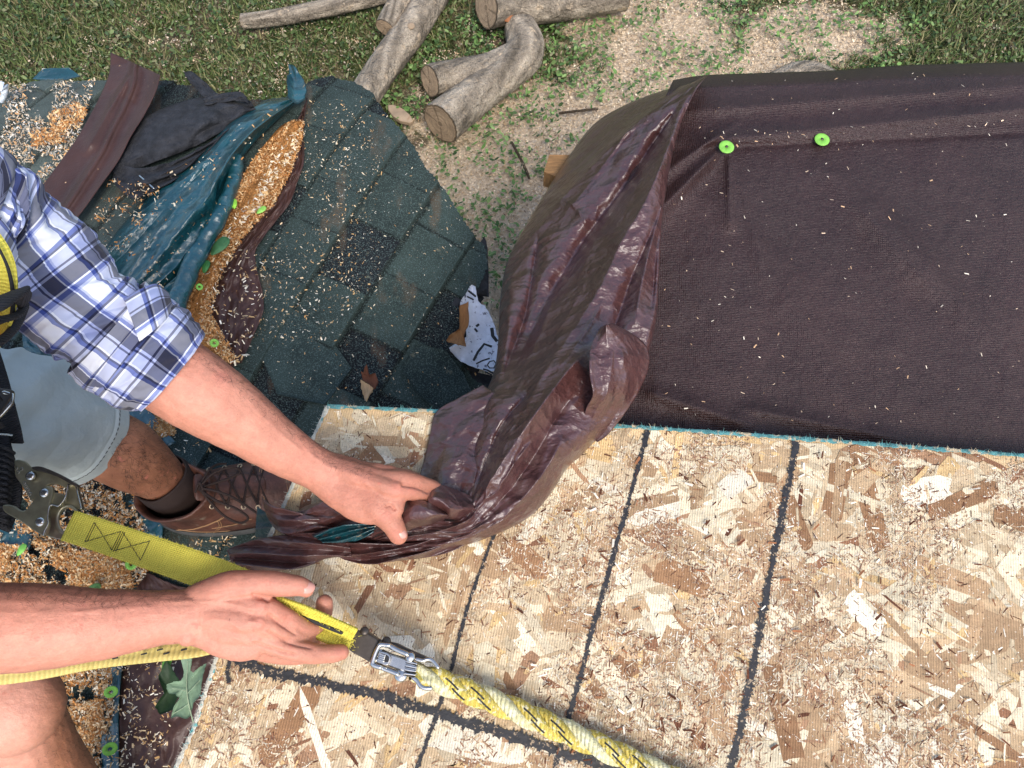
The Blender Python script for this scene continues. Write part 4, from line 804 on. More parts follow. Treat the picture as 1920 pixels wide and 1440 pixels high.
def leafy(name, px, py, size, ang, col, label, cat='leaf', lob=0, off=.06, hf=PH, tl=.2):
    c = hf(np.array([px]), np.array([py]), off)[0]; n = 28; a = np.linspace(0, 2 * np.pi, n, endpoint=False)
    r = size * (.42 + .1 * np.cos(2 * a)); x = np.cos(a) * size * .5; y = np.sin(a) * size * .26 * (1 + .2 * np.cos(a))
    ca, sa = math.cos(R(ang)), math.sin(R(ang)); X = x * ca - y * sa; Y = x * sa + y * ca; z = .15 * np.abs(y) + tl * x * .3 + .1 * np.sin(a * 2) * size * .2
    V = np.r_[[c + (0, 0, -.0008)], c + np.stack([X, Y, z], -1)]; f = [(0, i + 1, (i + 1) % n + 1) for i in range(n)]
    o = obj(name, V, f, MT['leaf'], None, col=np.tile(lin(col), (n + 1, 1)), solid=.0006); return tag(o, label, cat)
leafy('leaf', 439, 382, .026, 100, (150, 210, 70), 'small bright green leaf on the orange sawdust drift'); leafy('leaf', 490, 394, .026, 40, (156, 214, 96), 'small bright green leaf at the pale edge of the drift, by the torn tarp')
leafy('leaf', 412, 462, .055, 50, (70, 116, 72), 'larger dark green leaf lying on the sawdust drift'); leafy('leaf', 386, 500, .032, 80, (62, 120, 60), 'small dark green leaf in the drift near the sleeve'); leafy('leaf', 40, 1031, .026, 60, (130, 200, 90), 'small green leaf below the steel snap hook')
leafy('leaf', 175, 1103, .03, 20, (96, 140, 80), 'pale green leaf just above the bare right forearm'); leafy('leaf', 312, 1246, .03, 75, (110, 170, 70), 'small narrow green leaf beside the big oak leaf')
# oak leaf: lobed blade with midrib
oak = [(372, 1430), (366, 1385), (352, 1350), (335, 1330), (326, 1345), (322, 1325), (334, 1312), (325, 1300), (318, 1280), (335, 1275), (340, 1268), (338, 1245), (345, 1222), (358, 1228), (360, 1245), (354, 1262), (362, 1276), (374, 1262), (382, 1240), (384, 1262), (380, 1290), (378, 1320), (376, 1350)]
ol = thing('oak_leaf', 'big grey green lobed oak leaf in the gap beside the board', 'leaf', tuple(PH(350, 1300, .1)))
lo_ = [(322, 1347), (336, 1342), (352, 1348), (360, 1340), (366, 1318), (378, 1302), (384, 1268), (388, 1243), (376, 1250), (366, 1262), (358, 1258), (361, 1235), (358, 1220), (346, 1222), (341, 1240), (345, 1262), (342, 1276), (328, 1278), (313, 1284), (318, 1300), (332, 1302), (338, 1312), (330, 1322)]
slab('blade', lo_, MT['leaf'], ol, .17, .0007, .01, col=lin((126, 152, 124)))
rp, _ = jt([(372, 1385, -.375), (356, 1330, -.376), (350, 1290, -.376), (352, 1240, -.377)], 20); V_, f_ = tube(rp, np.linspace(.0016, .0006, 20), None, 6); obj('midrib', V_, f_, MT['leaf'], ol, col=np.tile(lin((168, 184, 150)), (len(V_), 1)))
for b_, e_ in [((354, 1320), (326, 1338)), ((351, 1296), (322, 1290)), ((352, 1300), (378, 1272))]:
    rp, _ = jt([(*b_, -.376), (*e_, -.376)], 4, False); V_, f_ = tube(rp, .0006, None, 5); obj('vein', V_, f_, MT['leaf'], ol, col=np.tile(lin((160, 178, 146)), (len(V_), 1)))
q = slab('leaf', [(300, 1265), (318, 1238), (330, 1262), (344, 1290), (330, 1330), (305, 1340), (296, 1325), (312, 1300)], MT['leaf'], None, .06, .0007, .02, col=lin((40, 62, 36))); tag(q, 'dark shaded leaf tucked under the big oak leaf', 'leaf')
# white membrane scrap with broken lettering, torn wood, splinter, nail, white plastic
mem = thing('white_membrane', 'torn white membrane scrap with black marks between the shingles and gathered tarp', 'roof membrane', tuple(PH(895, 620)))
slab('sheet', [(885, 534), (893, 545), (897, 566), (908, 577), (918, 592), (926, 608), (936, 640), (942, 700), (915, 697), (880, 687), (865, 680), (845, 660), (842, 653), (870, 650), (875, 635), (872, 610), (862, 590), (864, 570)], MT['white'], mem, .03, .0015, .02)
def memo(pts, wd, off=.052):
    q = PH(np.array([p[0] for p in pts], float), np.array([p[1] for p in pts], float), off); V_, f_ = tube(q, wd, .0006, 6); obj('letter_mark', V_, f_, MT['stitch'], mem)
memo([(878, 545), (892, 556)], .0025); memo([(876, 556), (888, 562)], .002); memo([(888, 676), (896, 660), (908, 645), (922, 650)], .003)
memo([(893, 682), (905, 676), (918, 672)], .002); memo([(906, 692), (914, 694), (925, 700)], .002); memo([(914, 684), (918, 678), (926, 676), (930, 682), (926, 690), (918, 690), (914, 685)], .0016); memo([(910, 697), (922, 703)], .0018); memo([(922, 615), (924, 630), (932, 640)], .004); memo([(893, 612), (898, 608)], .003); memo([(890, 616), (895, 622)], .0025)
tw = slab('torn_plywood', [(862, 575), (878, 566), (880, 605), (870, 630), (874, 650), (860, 652), (838, 644), (848, 625), (862, 620)], MT['shard'], None, .06, .004, .02, col=lin((158, 112, 68))); tag(tw, 'torn tan wood sliver lying on the white membrane scrap', 'wood scrap')
sp_ = thing('wood_splinter', 'split wedge of cream and red brown wood on the dark shingles', 'wood scrap', tuple(PH(692, 720)))
slab('heartwood', [(678, 698), (682, 702), (688, 684), (694, 706), (704, 700), (709, 716), (702, 730), (692, 722), (680, 712)], MT['shard'], sp_, .03, .006, .01, col=lin((120, 72, 48))); slab('pale_face', [(677, 712), (686, 718), (700, 728), (694, 740), (686, 753), (682, 744), (677, 726)], MT['shard'], sp_, .034, .006, .006, col=lin((206, 172, 130)))
q = PH(np.array([262., 275., 288.]), np.array([330., 341., 353.]), .05); V_, f_ = tube(q, .0022, None, 8); tag(obj('nail', V_, f_, MT['steel']), 'bright bare nail lying on the shingles beside the black felt', 'nail')
V_, f_ = tube(jt([(-12, 160, -.5), (4, 162, -.5), (10, 172, -.52), (2, 190, -.55)], 12)[0], [.008, .010, .013, .014, .015, .014, .012, .011, .010, .008, .006, .004], .006, 12); tag(obj('plastic_scrap', V_, f_, MT['plastic']), 'rounded white plastic scrap at the left edge of the lawn', 'plastic scrap')

# ------------------------------------------------------------------ logs on the lawn
def log(name, pts, label, group='cut logs on the lawn', branch=None, seed=0, knob=None, flare=None):
    p, ex = jt(pts, 50); r = ex[:, 0]; t_ = thing(name, label, 'log', tuple(p.mean(0)), group)
    n = 40; tt_, s, u = frames(p); a = np.linspace(0, 2 * np.pi, n, endpoint=False)
    def skin(p, r, s, u, seed):
        L = np.r_[0, np.cumsum(np.linalg.norm(np.diff(p, axis=0), axis=1))]
        nz = 1 + .16 * (fbm(np.cos(a)[None] * 1.5 + L[:, None] * 7 + seed, np.sin(a)[None] * 1.5 + L[:, None] * 3, seed) - .5) - .05 * ridge(fbm(np.cos(a)[None] * 3 + L[:, None] * 5, np.sin(a)[None] * 3 + L[:, None] * 8, seed + 3) * 3) ** 3 + .05 * (fbm(a[None] * 4, L[:, None] * 30, seed + 3) - .5) * (np.sin(a / 2)[None])
        V = p[:, None] + (s[:, None] * np.cos(a)[None, :, None] + u[:, None] * np.sin(a)[None, :, None]) * (r[:, None] * nz)[..., None]
        k = fbm(np.cos(a)[None] * 3 + L[:, None] * 16, np.sin(a)[None] * 3 + L[:, None] * 4, seed + 9)[..., None]; ab, bb = np.array(lin((118, 108, 94))), np.array(lin((186, 172, 152)))
        return V, ab + (bb - ab) * np.clip((k - .3) / .4, 0, 1)
    V, c = skin(p, r, s, u, seed); G = Geo(); G.add(V.reshape(-1, 3), [tuple(q) for q in gridfaces(len(p), n, cm=True)], c.reshape(-1, 3))
    ends = [(V[0], p[0], -tt_[0]), (V[-1], p[-1], tt_[-1])]
    if branch:
        bp, be = jt(branch, 30); bt, bs, bu = frames(bp); V2, c2 = skin(bp, be[:, 0], bs, bu, seed + 5); G.add(V2.reshape(-1, 3), [tuple(q) for q in gridfaces(len(bp), n, cm=True)], c2.reshape(-1, 3)); ends.append((V2[-1], bp[-1], bt[-1]))
    G.build('bark', MT['bark'], t_)
    for ring, c, d in ends:
        fs = np.linspace(.02, .985, 22); lay = np.array([c + d * .0012 + (ring - c) * f for f in fs]); lay = lay + d * (.0015 * rng.random((22, 1, 1)))
        kk = np.where(np.arange(22) % 2, 1.0, .84) * (.9 + .2 * rng.random(22)); kk[-2:] = .45; cw = np.array(lin((176, 152, 124))) * kk[:, None, None] * np.ones((22, n, 1)); ck_ = (_h(np.arange(n), np.arange(n) * 0, seed + 4) > .9); cw[4:20, ck_] *= .45; cw[:3] *= .6
        ff_ = [tuple(q) for q in gridfaces(22, n, cm=True)] + [tuple(range(n))]; obj('cut_face', lay.reshape(-1, 3), ff_, MT['cutring'], t_, smooth=False, col=cw.reshape(-1, 3))
    return t_
g = GZ + .06
log('log', [(455, 40, g - .01, .030), (520, 33, g, .032), (600, 18, g, .034), (680, 0, g, .034), (800, -30, g, .036)], 'slim straight grey log at the top, left of the other logs', seed=1)
log('log', [(722, 52, g + .03, .040), (740, 20, g + .03, .042), (765, -20, g + .03, .044), (790, -60, g + .03, .045)], 'short split ended log between the slim log and long grey log', seed=2)
lg = log('log', [(640, 245, g, .062), (690, 170, g, .062), (730, 110, g, .062), (775, 50, g, .064), (812, -15, g, .068), (840, -70, g, .07)], 'long smooth grey log running under the corner of the shingle heap', seed=3)
V_, f_ = disc(P(771, 49, g + .06), (0, -.3, 1), .014, .004, 14, dome=.002); obj('knot', V_, f_, MT['cut'], lg)
log('log', [(912, 14, g + .07, .078), (960, 8, g + .035, .078), (1020, 6, g + .02, .074), (1080, -2, g + .02, .072), (1172, -15, g + .02, .07)], 'thick pale log lying across the top with its oval cut end facing left', seed=4)
fk = log('log', [(975, 50, g, .066), (985, 95, g, .078), (955, 130, g, .074), (900, 172, g, .074), (850, 212, g + .01, .078), (826, 232, g + .02, .080)], 'forked pale log with two cut ends below the thick top log', branch=[(960, 105, g, .05), (915, 132, g + .01, .064), (870, 142, g + .01, .066), (830, 146, g + .015, .062), (806, 152, g + .03, .060)], seed=5)
V_, f_ = disc(P(952, 32, g + .05), (0, -.3, 1), .022, .006, 14, dome=.003); obj('knot', V_, f_, M('rusty knot', base=lin((150, 96, 60)), rough=.8), fk)
log('log', [(1440, 170, g - .05, .06), (1500, 150, g - .04, .07), (1540, 160, g - .03, .07), (1600, 200, g - .05, .06)], 'grey log almost hidden behind the far edge of the tarp', seed=7)
V_, f_ = prism([P(x, y, GZ + .035) for x, y in [(727, 196), (738, 196), (755, 203), (768, 214), (775, 226), (768, 230), (750, 226), (736, 217), (728, 206)]], .02); tag(obj('wood_slice', V_, f_, MT['cut'], smooth=False, bevel=.003), 'thin oval slice of fresh cut wood on the grass', 'wood slice')

# ------------------------------------------------------------------ grass, weeds, lawn sawdust
VIS = np.array([P(a, b, GZ)[:2] for a, b in [(-150, -160), (2080, -160), (2080, 160), (1350, 240), (980, 760), (820, 700), (500, 260), (-150, 260)]])
lo, hi = VIS.min(0), VIS.max(0)
def spots(N, f):
    c = rng.random((N, 2)) * (hi - lo) + lo; c = c[inside(c, VIS)]; return c[f(c)]
def dn(c, lo_=.25, k=1): return (sawmask(c) * 1.0 + (fbm(c[:, 0] * 11 + 50, c[:, 1] * 11 + 50, 91) - .5) * 1.7 * k)
c = spots(170000, lambda c: (dn(c) < .42) & (fbm(c[:, 0] * 5, c[:, 1] * 5, 95) + .2 * rng.random(len(c)) > .42)); n = len(c)
h = .012 + .035 * rng.random(n); a = rng.random(n) * 6.283; wd = .0018 + .003 * rng.random(n); ln = rng.normal(0, .6, (n, 2)) * h[:, None]
zb = GZ - .02 + (fbm(c[:, 0] * 1.3, c[:, 1] * 1.3, 3) - .5) * .03
b1 = np.c_[c + np.stack([np.cos(a), np.sin(a)], -1) * wd[:, None], zb]; b2 = np.c_[c - np.stack([np.cos(a), np.sin(a)], -1) * wd[:, None], zb]; tp = np.c_[c + ln, zb + h]
gp = np.array([lin(q) for q in [(92, 110, 60), (74, 92, 50), (116, 128, 76), (60, 78, 44), (146, 142, 100), (128, 118, 88)]]); gcol = gp[rng.integers(0, 6, n)] * (.7 + .5 * rng.random((n, 1)))
V = np.stack([b1, b2, tp], 1).reshape(-1, 3); o = obj('grass', V, np.arange(len(V)).reshape(-1, 3), MT['grass'], None, smooth=False, col=np.repeat(gcol, 3, 0)); tag(o, 'short patchy green grass around the cut logs', 'grass', kind='stuff')
W2_ = (-6.0, 6.0, -1.5, 7.5); c = np.c_[rng.uniform(W2_[0], W2_[1], 90000), rng.uniform(W2_[2], W2_[3], 90000)]; c = c[~inside(c, VIS) & (fbm(c[:, 0] * 5, c[:, 1] * 5, 95) + .2 * rng.random(len(c)) > .42) & (dn(c) < .42)]; n2_ = len(c)
h = .02 + .045 * rng.random(n2_); a = rng.random(n2_) * 6.283; wd = .004 + .005 * rng.random(n2_); zb = GZ - .02 + (fbm(c[:, 0] * 1.3, c[:, 1] * 1.3, 3) - .5) * .03; sd_ = np.stack([np.cos(a), np.sin(a)], -1) * wd[:, None]
V = np.stack([np.c_[c + sd_, zb], np.c_[c - sd_, zb], np.c_[c + rng.normal(0, .6, (n2_, 2)) * h[:, None], zb + h]], 1).reshape(-1, 3); o = obj('grass', V, np.arange(len(V)).reshape(-1, 3), MT['grass'], None, smooth=False, col=np.repeat(gp[rng.integers(0, 6, n2_)] * (.7 + .5 * rng.random((n2_, 1))), 3, 0)); tag(o, 'sparser grass of the lawn further out, around the buildings', 'grass', kind='stuff')
def leaves(name, N, f, size, cols, label, zz=(.0, .03), cat='weeds'):
    c = spots(N, f); n = len(c); L = size[0] + (size[1] - size[0]) * rng.random(n) ** 1.5; a = rng.random(n) * 6.283; zb = GZ - .012 + zz[0] + (zz[1] - zz[0]) * rng.random(n); asp = .3 + .4 * rng.random(n)
    tl = rng.normal(0, .35, (n, 2)); base = np.array([(-1, 0), (-.4, -.9), (.4, -.8), (1, 0), (.4, .85), (-.4, .9)])
    x = base[None, :, 0] * L[:, None] / 2; y = base[None, :, 1] * (L * asp)[:, None] / 2; ca, sa = np.cos(a)[:, None], np.sin(a)[:, None]
    V = np.stack([c[:, :1] + x * ca - y * sa, c[:, 1:] + x * sa + y * ca, zb[:, None] + x * tl[:, :1] + y * tl[:, 1:]], -1); cl_ = np.array([lin(q) for q in cols]); cc = cl_[rng.integers(0, len(cl_), n)] * (.7 + .45 * rng.random((n, 1)))
    o = obj(name, V.reshape(-1, 3), np.arange(n * 6).reshape(-1, 6), MT['leaf'] if cat != 'sawdust' else MT['chip'], None, smooth=False, col=np.repeat(cc, 6, 0)); return tag(o, label, cat, kind='stuff')
leaves('weeds', 52000, lambda c: (dn(c) < .62), (.006, .024), [(72, 96, 48), (88, 110, 58), (54, 76, 42), (114, 130, 80), (128, 128, 92)], 'low broad leaved weeds and clover among the grass', (0, .035))
leaves('weeds', 60000, lambda c: (fbm(c[:, 0] * 9, c[:, 1] * 9, 123) + .12 * rng.random(len(c)) > .545) & (sawmask(c) > .1), (.006, .026), [(84, 116, 56), (104, 138, 70), (66, 94, 48), (128, 154, 92)], 'green weed tufts poking through the sawdust', (.01, .05))
leaves('ground_sawdust', 170000, lambda c: dn(c) > .30 + .15 * rng.random(len(c)), (.003, .011), [(232, 210, 176), (216, 190, 154), (240, 222, 192), (176, 150, 118), (200, 172, 136)], 'pinkish sawdust spread over the lawn near the forked log', (.0, .012), 'sawdust')
leaves('ground_sawdust', 22000, lambda c: fbm(c[:, 0] * 4, c[:, 1] * 4, 133) > .47, (.004, .014), [(190, 170, 146), (150, 132, 112), (206, 190, 168), (120, 96, 78)], 'thin dusting of brownish litter over the grass', (.0, .03), 'sawdust')
for pts, lb in [([(960, 268, 0), (975, 296, .02), (988, 322, .01), (992, 334, 0)], 'thin dark twig standing in the sawdust near the rafter end'), ([(1050, 212, 0), (1085, 208, .015), (1120, 204, .01)], 'thin twig lying above the gathered tarp shoulder')]:
    q, _ = jt([(x, y, GZ + .02 + z) for x, y, z in pts], 14); V_, f_ = tube(q, .005, None, 7); tag(obj('twig', V_, f_, MT['bark'], col=np.tile(lin((84, 72, 58)), (len(V_), 1))), lb, 'twig')
# ------------------------------------------------------------------ the worker
person = thing('person', 'worker in blue plaid shirt and grey shorts reaching over the board, holding tarp and rope', 'person', tuple(P(-560, 880, -.58)))
BG = Geo()
def limb(pts, n=None, flat=1.0, up=(0, 0, 1), seg_=24):
    p, ex = jt(pts, n); r = ex[:, 0]; k = ex[:, 1] if ex.shape[1] > 1 else flat; V_, f_ = tube(p, r, r * k, seg_, up=up); BG.add(V_, f_); return p, r
def ball(px, py, z, r, sq=(1, 1, 1)):
    c = P(px, py, z); a = np.linspace(0, np.pi, 26); b = np.linspace(0, 2 * np.pi, 40, endpoint=False)
    V_ = np.array([[c + np.array((math.sin(i) * math.cos(j) * r * sq[0], math.sin(i) * math.sin(j) * r * sq[1], math.cos(i) * r * sq[2])) for j in b] for i in a[1:-1]]).reshape(-1, 3)
    BG.add(V_, [tuple(q) for q in gridfaces(24, 40, cm=True)] + [tuple(range(40))[::-1], tuple(range(920, 960))])
# left arm (upper in the photo)
limb([(-60, 425, .40, .050), (110, 545, .325, .052), (245, 650, .27, .046), (315, 697, .245, .0465), (380, 740, .222, .0455), (460, 793, .19, .0385), (530, 842, .158, .031), (590, 876, .132, .0262), (628, 893, .122, .0262)], 60, .92)
# left hand: metacarpal bundle
limb([(600, 880, .128, .026, .8), (640, 905, .122, .031, .62), (680, 922, .122, .038, .48), (712, 925, .124, .038, .44), (738, 922, .124, .034, .42)], 20)
limb([(610, 880, .128, .018), (700, 905, .132, .014), (738, 918, .133, .0125), (775, 922, .118, .0112), (800, 932, .098, .0102), (817, 945, .078, .0088)], 28)      # index
limb([(610, 876, .127, .018), (700, 896, .128, .014), (748, 900, .128, .0122), (790, 908, .108, .0108), (815, 918, .086, .010), (832, 932, .064, .0088)], 28)      # middle
limb([(610, 872, .122, .018), (700, 889, .118, .014), (748, 895, .108, .0115), (785, 905, .084, .0102), (805, 918, .062, .0094), (815, 934, .048, .0084)], 28)      # ring
limb([(608, 870, .118, .017), (690, 886, .108, .013), (738, 892, .094, .0102), (765, 900, .074, .009), (782, 910, .056, .0084), (792, 924, .045, .0076)], 26)      # little
limb([(630, 905, .118, .020), (668, 932, .118, .0195), (700, 950, .122, .0185), (722, 966, .120, .0162), (736, 984, .114, .0142), (746, 1003, .106, .0120)], 28)      # thumb
ball(742, 917, .1345, .0105); ball(750, 899, .129, .0105); ball(725, 965, .121, .0145)
for a_, b_ in (((640, 893, .141), (738, 917, .1395)), ((640, 887, .139), (746, 899, .135))): limb([(*a_, .0030), ((a_[0] + b_[0]) / 2, (a_[1] + b_[1]) / 2, a_[2] + .0005, .0034), (*b_, .003)], 12, seg_=8)
ball(612, 868, .135, .011)
# right arm (lower in the photo)
limb([(-330, 1120, .43, .058), (-230, 1170, .33, .05), (-140, 1186, .25, .047), (0, 1177, .222, .0455), (80, 1175, .21, .0438), (160, 1172, .198, .0392), (240, 1165, .182, .0335), (310, 1158, .168, .0295), (370, 1155, .158, .0292)], 60, .9)
limb([(340, 1156, .162, .0285, .8), (380, 1156, .156, .034, .66), (420, 1158, .152, .042, .5), (460, 1162, .15, .045, .42), (490, 1166, .147, .041, .42)], 22)
limb([(360, 1145, .166, .018), (430, 1135, .166, .016), (490, 1138, .164, .0135), (535, 1160, .142, .0118), (575, 1180, .112, .0108), (602, 1168, .084, .0108), (607, 1148, .088, .0108), (608, 1131, .094, .0100)], 38)      # index
limb([(360, 1152, .164, .018), (430, 1160, .168, .016), (485, 1170, .162, .0132), (540, 1190, .136, .0118), (575, 1200, .104, .0108), (592, 1196, .078, .0098), (590, 1180, .064, .0085)], 32)      # middle
limb([(360, 1162, .158, .018), (430, 1182, .160, .016), (480, 1195, .152, .0132), (535, 1214, .136, .0128), (582, 1225, .120, .0118), (615, 1226, .106, .0108), (640, 1222, .098, .0092)], 34)      # ring
limb([(360, 1168, .150, .017), (425, 1198, .148, .0145), (465, 1213, .136, .0118), (510, 1226, .116, .0105), (550, 1231, .100, .0096), (588, 1229, .088, .0082)], 30)      # little
limb([(375, 1125, .160, .020), (420, 1108, .166, .0205), (460, 1098, .170, .0175), (500, 1094, .170, .0142), (535, 1097, .168, .0128), (560, 1100, .163, .0118), (572, 1104, .158, .0102)], 34)      # thumb
for c in ((488, 1138, .169, .0105), (483, 1168, .168, .0105), (478, 1194, .158, .010), (502, 1094, .172, .0125)): ball(*c)
for a_, b_ in (((390, 1146, .178), (484, 1139, .177)), ((390, 1154, .179), (480, 1167, .177)), ((390, 1162, .175), (474, 1192, .167))): limb([(*a_, .0030), ((a_[0] + b_[0]) / 2, (a_[1] + b_[1]) / 2, (a_[2] + b_[2]) / 2, .0034), (*b_, .003)], 12, seg_=8)
ball(352, 1192, .168, .012)
# legs
limb([(-600, 770, .10, .095), (-300, 765, .03, .085), (-60, 768, -.06, .074), (70, 782, -.15, .064), (130, 800, -.20, .053), (200, 832, -.262, .0625), (245, 858, -.31, .061), (285, 885, -.36, .050), (315, 907, -.405, .042), (335, 925, -.45, .040), (350, 940, -.50, .042)], 70)
limb([(-600, 960, .10, .095), (-380, 1090, .06, .088), (-150, 1230, .01, .078), (-30, 1300, -.01, .066), (30, 1325, -.025, .0575)], 50)
ball(26, 1326, -.020, .0585)
limb([(20, 1345, -.05, .060), (60, 1410, -.12, .056), (100, 1480, -.22, .060), (135, 1540, -.32, .052), (160, 1600, -.44, .042), (170, 1630, -.50, .042)], 50)
# trunk, neck and head lie outside the picture but belong to the figure
limb([(-620, 865, .12, .15, .72), (-520, 850, .26, .145, .7), (-420, 820, .37, .15, .66), (-350, 800, .43, .13, .6)], 30, up=(0, -.2, 1))
limb([(-60, 425, .40, .046), (-180, 600, .44, .07), (-300, 800, .46, .07), (-330, 960, .45, .07), (-330, 1120, .43, .058)], 30)
limb([(-300, 800, .45, .055), (-340, 800, .52, .052)], 8)
ball(-395, 800, .60, .092, (1.05, .82, 1.15)); ball(-330, 800, .575, .045, (1, .8, 1)); ball(-290, 800, .59, .014); ball(-390, 700, .60, .022, (.6, .5, 1)); ball(-390, 900, .60, .022, (.6, .5, 1))
def fuse(G, vox, sm, name):
    me = bpy.data.meshes.new("t"); me.from_pydata([tuple(v) for v in np.concatenate(G.v)], [], G.f); me.update(); o = bpy.data.objects.new("t", me); COL.objects.link(o)
    bm = bmesh.new(); bm.from_mesh(me); bmesh.ops.recalc_face_normals(bm, faces=bm.faces); bm.to_mesh(me); bm.free()
    m_ = o.modifiers.new("r", 'REMESH'); m_.mode = 'VOXEL'; m_.voxel_size = vox; s_ = o.modifiers.new("s", 'SMOOTH'); s_.factor = .5; s_.iterations = sm
    dg = bpy.context.evaluated_depsgraph_get(); ev = o.evaluated_get(dg); em = ev.to_mesh(); n = len(em.vertices); V_ = np.zeros(n * 3, dtype=np.float32); em.vertices.foreach_get("co", V_)
    k = len(em.polygons); tot = np.zeros(k, dtype=np.int32); em.polygons.foreach_get("loop_total", tot); li = np.zeros(len(em.loops), dtype=np.int32); em.loops.foreach_get("vertex_index", li); nr = np.zeros(n * 3, dtype=np.float32); em.vertices.foreach_get("normal", nr)
    assert (tot == 4).all() or True
    F_ = li.reshape(-1, 4) if (tot == 4).all() else [tuple(li[a:a + b]) for a, b in zip(np.r_[0, np.cumsum(tot)[:-1]], tot)]
    ev.to_mesh_clear(); bpy.data.objects.remove(o); return V_.reshape(-1, 3).astype(float), F_, nr.reshape(-1, 3).astype(float)
V_, F_, NR = fuse(BG, .0015, 7, 'body')
px_ = PX(V_)
V_ += NR * ((fbm(px_[:, 0] / 40, px_[:, 1] / 40, 201) - .5) * .003)[:, None]
UPW = np.clip(NR[:, 2] * 2, 0, 1) * (V_[:, 2] > .03); dsp = np.zeros(len(V_)); AX, AY = px_[:, 0], px_[:, 1]
for pts, h_ in [([(560, 830), (610, 872), (660, 888), (705, 905), (742, 912)], .0011), ([(640, 885), (680, 900), (700, 925), (716, 948)], .0010), ([(470, 760), (530, 815), (570, 850)], .0008), ([(655, 905), (690, 908), (728, 926)], .0010),
                ([(300, 1130), (350, 1128), (400, 1128), (450, 1135), (485, 1150)], .0011), ([(390, 1160), (430, 1166), (460, 1188)], .0010), ([(400, 1128), (430, 1118), (470, 1112)], .0010), ([(120, 1150), (200, 1142), (290, 1136)], .0008), ([(380, 1180), (420, 1186), (462, 1206)], .0009)]:
    dsp += polyridge(AX, AY, pts, 4, 4, h_, .15, 2)
def crease(x, y, dx, dy, n=3, L=12, sp=5, h=-.0009):
    l = math.hypot(dx, dy); dx, dy = dx / l, dy / l
    for i in range(n):
        o = (i - (n - 1) / 2) * sp; cx, cy = x + dx * o, y + dy * o; q = [(cx - dy * L * .5, cy + dx * L * .5), (cx + 1.2, cy), (cx + dy * L * .5, cy - dx * L * .5)]
        global dsp; dsp = dsp + polyridge(AX, AY, q, 1.6, 1.6, h * (1 if i == (n - 1) // 2 else .7), .1, 1.5)
for c in [(735, 980, 10, 16, 3, 24, 5), (722, 962, 12, 14, 2, 26, 6), (790, 925, 20, 8, 3, 14, 4), (780, 906, 20, 6, 3, 12, 4), (742, 917, 20, 4, 3, 16, 5), (536, 1096, 20, 2, 4, 20, 4), (500, 1094, 20, 0, 2, 24, 6), (540, 1162, 20, 14, 3, 16, 4), (545, 1194, 20, 10, 3, 16, 4), (538, 1215, 20, 6, 3, 14, 4), (592, 1223, 20, 3, 3, 16, 4), (512, 1227, 20, 6, 2, 12, 4), (486, 1139, 20, 4, 3, 16, 5), (482, 1168, 20, 6, 3, 16, 5), (476, 1194, 20, 8, 3, 14, 5), (612, 896, 10, 6, 3, 40, 7, -.0006), (372, 1152, 10, 0, 3, 60, 7, -.0005)]: crease(*c)
for pts in [[(742, 958), (732, 948), (722, 950)], [(508, 1128), (492, 1120), (470, 1116)], [(500, 1150), (530, 1172), (560, 1192)], [(500, 1182), (540, 1204), (590, 1216)], [(470, 1205), (520, 1220), (560, 1230)], [(750, 908), (785, 914), (810, 926)]]: dsp = dsp + polyridge(AX, AY, pts, 3.2, 3.2, -.0034, .1, 1.4)
V_ = V_ + NR * (dsp * UPW)[:, None]
def near(px, py, rx, ry): return np.exp(-((px_[:, 0] - px) / rx) ** 2 - ((px_[:, 1] - py) / ry) ** 2)
sk = np.array(lin((206, 144, 120))); tan = np.array(lin((136, 84, 58))); red = np.array(lin((214, 120, 104))); legc = np.array(lin((168, 112, 82)))  # tan doubles as painted shade on the arm sides
C = np.tile(sk, (len(V_), 1)); mixc_ = lambda C, c, k: C * (1 - np.clip(k, 0, 1)[:, None]) + c * np.clip(k, 0, 1)[:, None]
isleg = ((V_[:, 2] < .09) & (px_[:, 0] < 500) & ((px_[:, 1] < 1040) | (px_[:, 1] > 1235))).astype(float)
arm = 1 - isleg
# tan grows towards the hands; sides facing +Y mix tan with painted shade
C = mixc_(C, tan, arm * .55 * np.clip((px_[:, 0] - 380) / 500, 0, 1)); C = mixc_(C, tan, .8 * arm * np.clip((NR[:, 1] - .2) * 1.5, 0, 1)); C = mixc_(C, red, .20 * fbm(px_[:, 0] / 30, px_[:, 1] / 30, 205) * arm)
for c in ((742, 917, 14, 12), (775, 921, 12, 10), (725, 965, 14, 12), (488, 1138, 14, 12), (483, 1168, 14, 12), (478, 1194, 14, 12), (536, 1160, 12, 10), (502, 1094, 14, 10), (640, 1222, 14, 12), (745, 1003, 16, 16), (566, 1104, 14, 14)): C = mixc_(C, red, .22 * near(*c) * arm)
C = mixc_(C, red, .3 * near(415, 705, 18, 14))
C = mixc_(C, legc, isleg * .85); C = mixc_(C, np.array(lin((120, 76, 56))), isleg * .5 * np.clip((fbm(px_[:, 0] / 35, px_[:, 1] / 35, 207) - .4) * 3, 0, 1) * (px_[:, 1] < 1040))
C = mixc_(C, np.array(lin((222, 160, 138))), isleg * .75 * (px_[:, 1] > 1235) * np.clip((110 - px_[:, 0]) / 60, 0, 1))
body = obj('body', V_, F_, MT['skin'], person, col=C); BV, BN, BP = V_, NR, px_
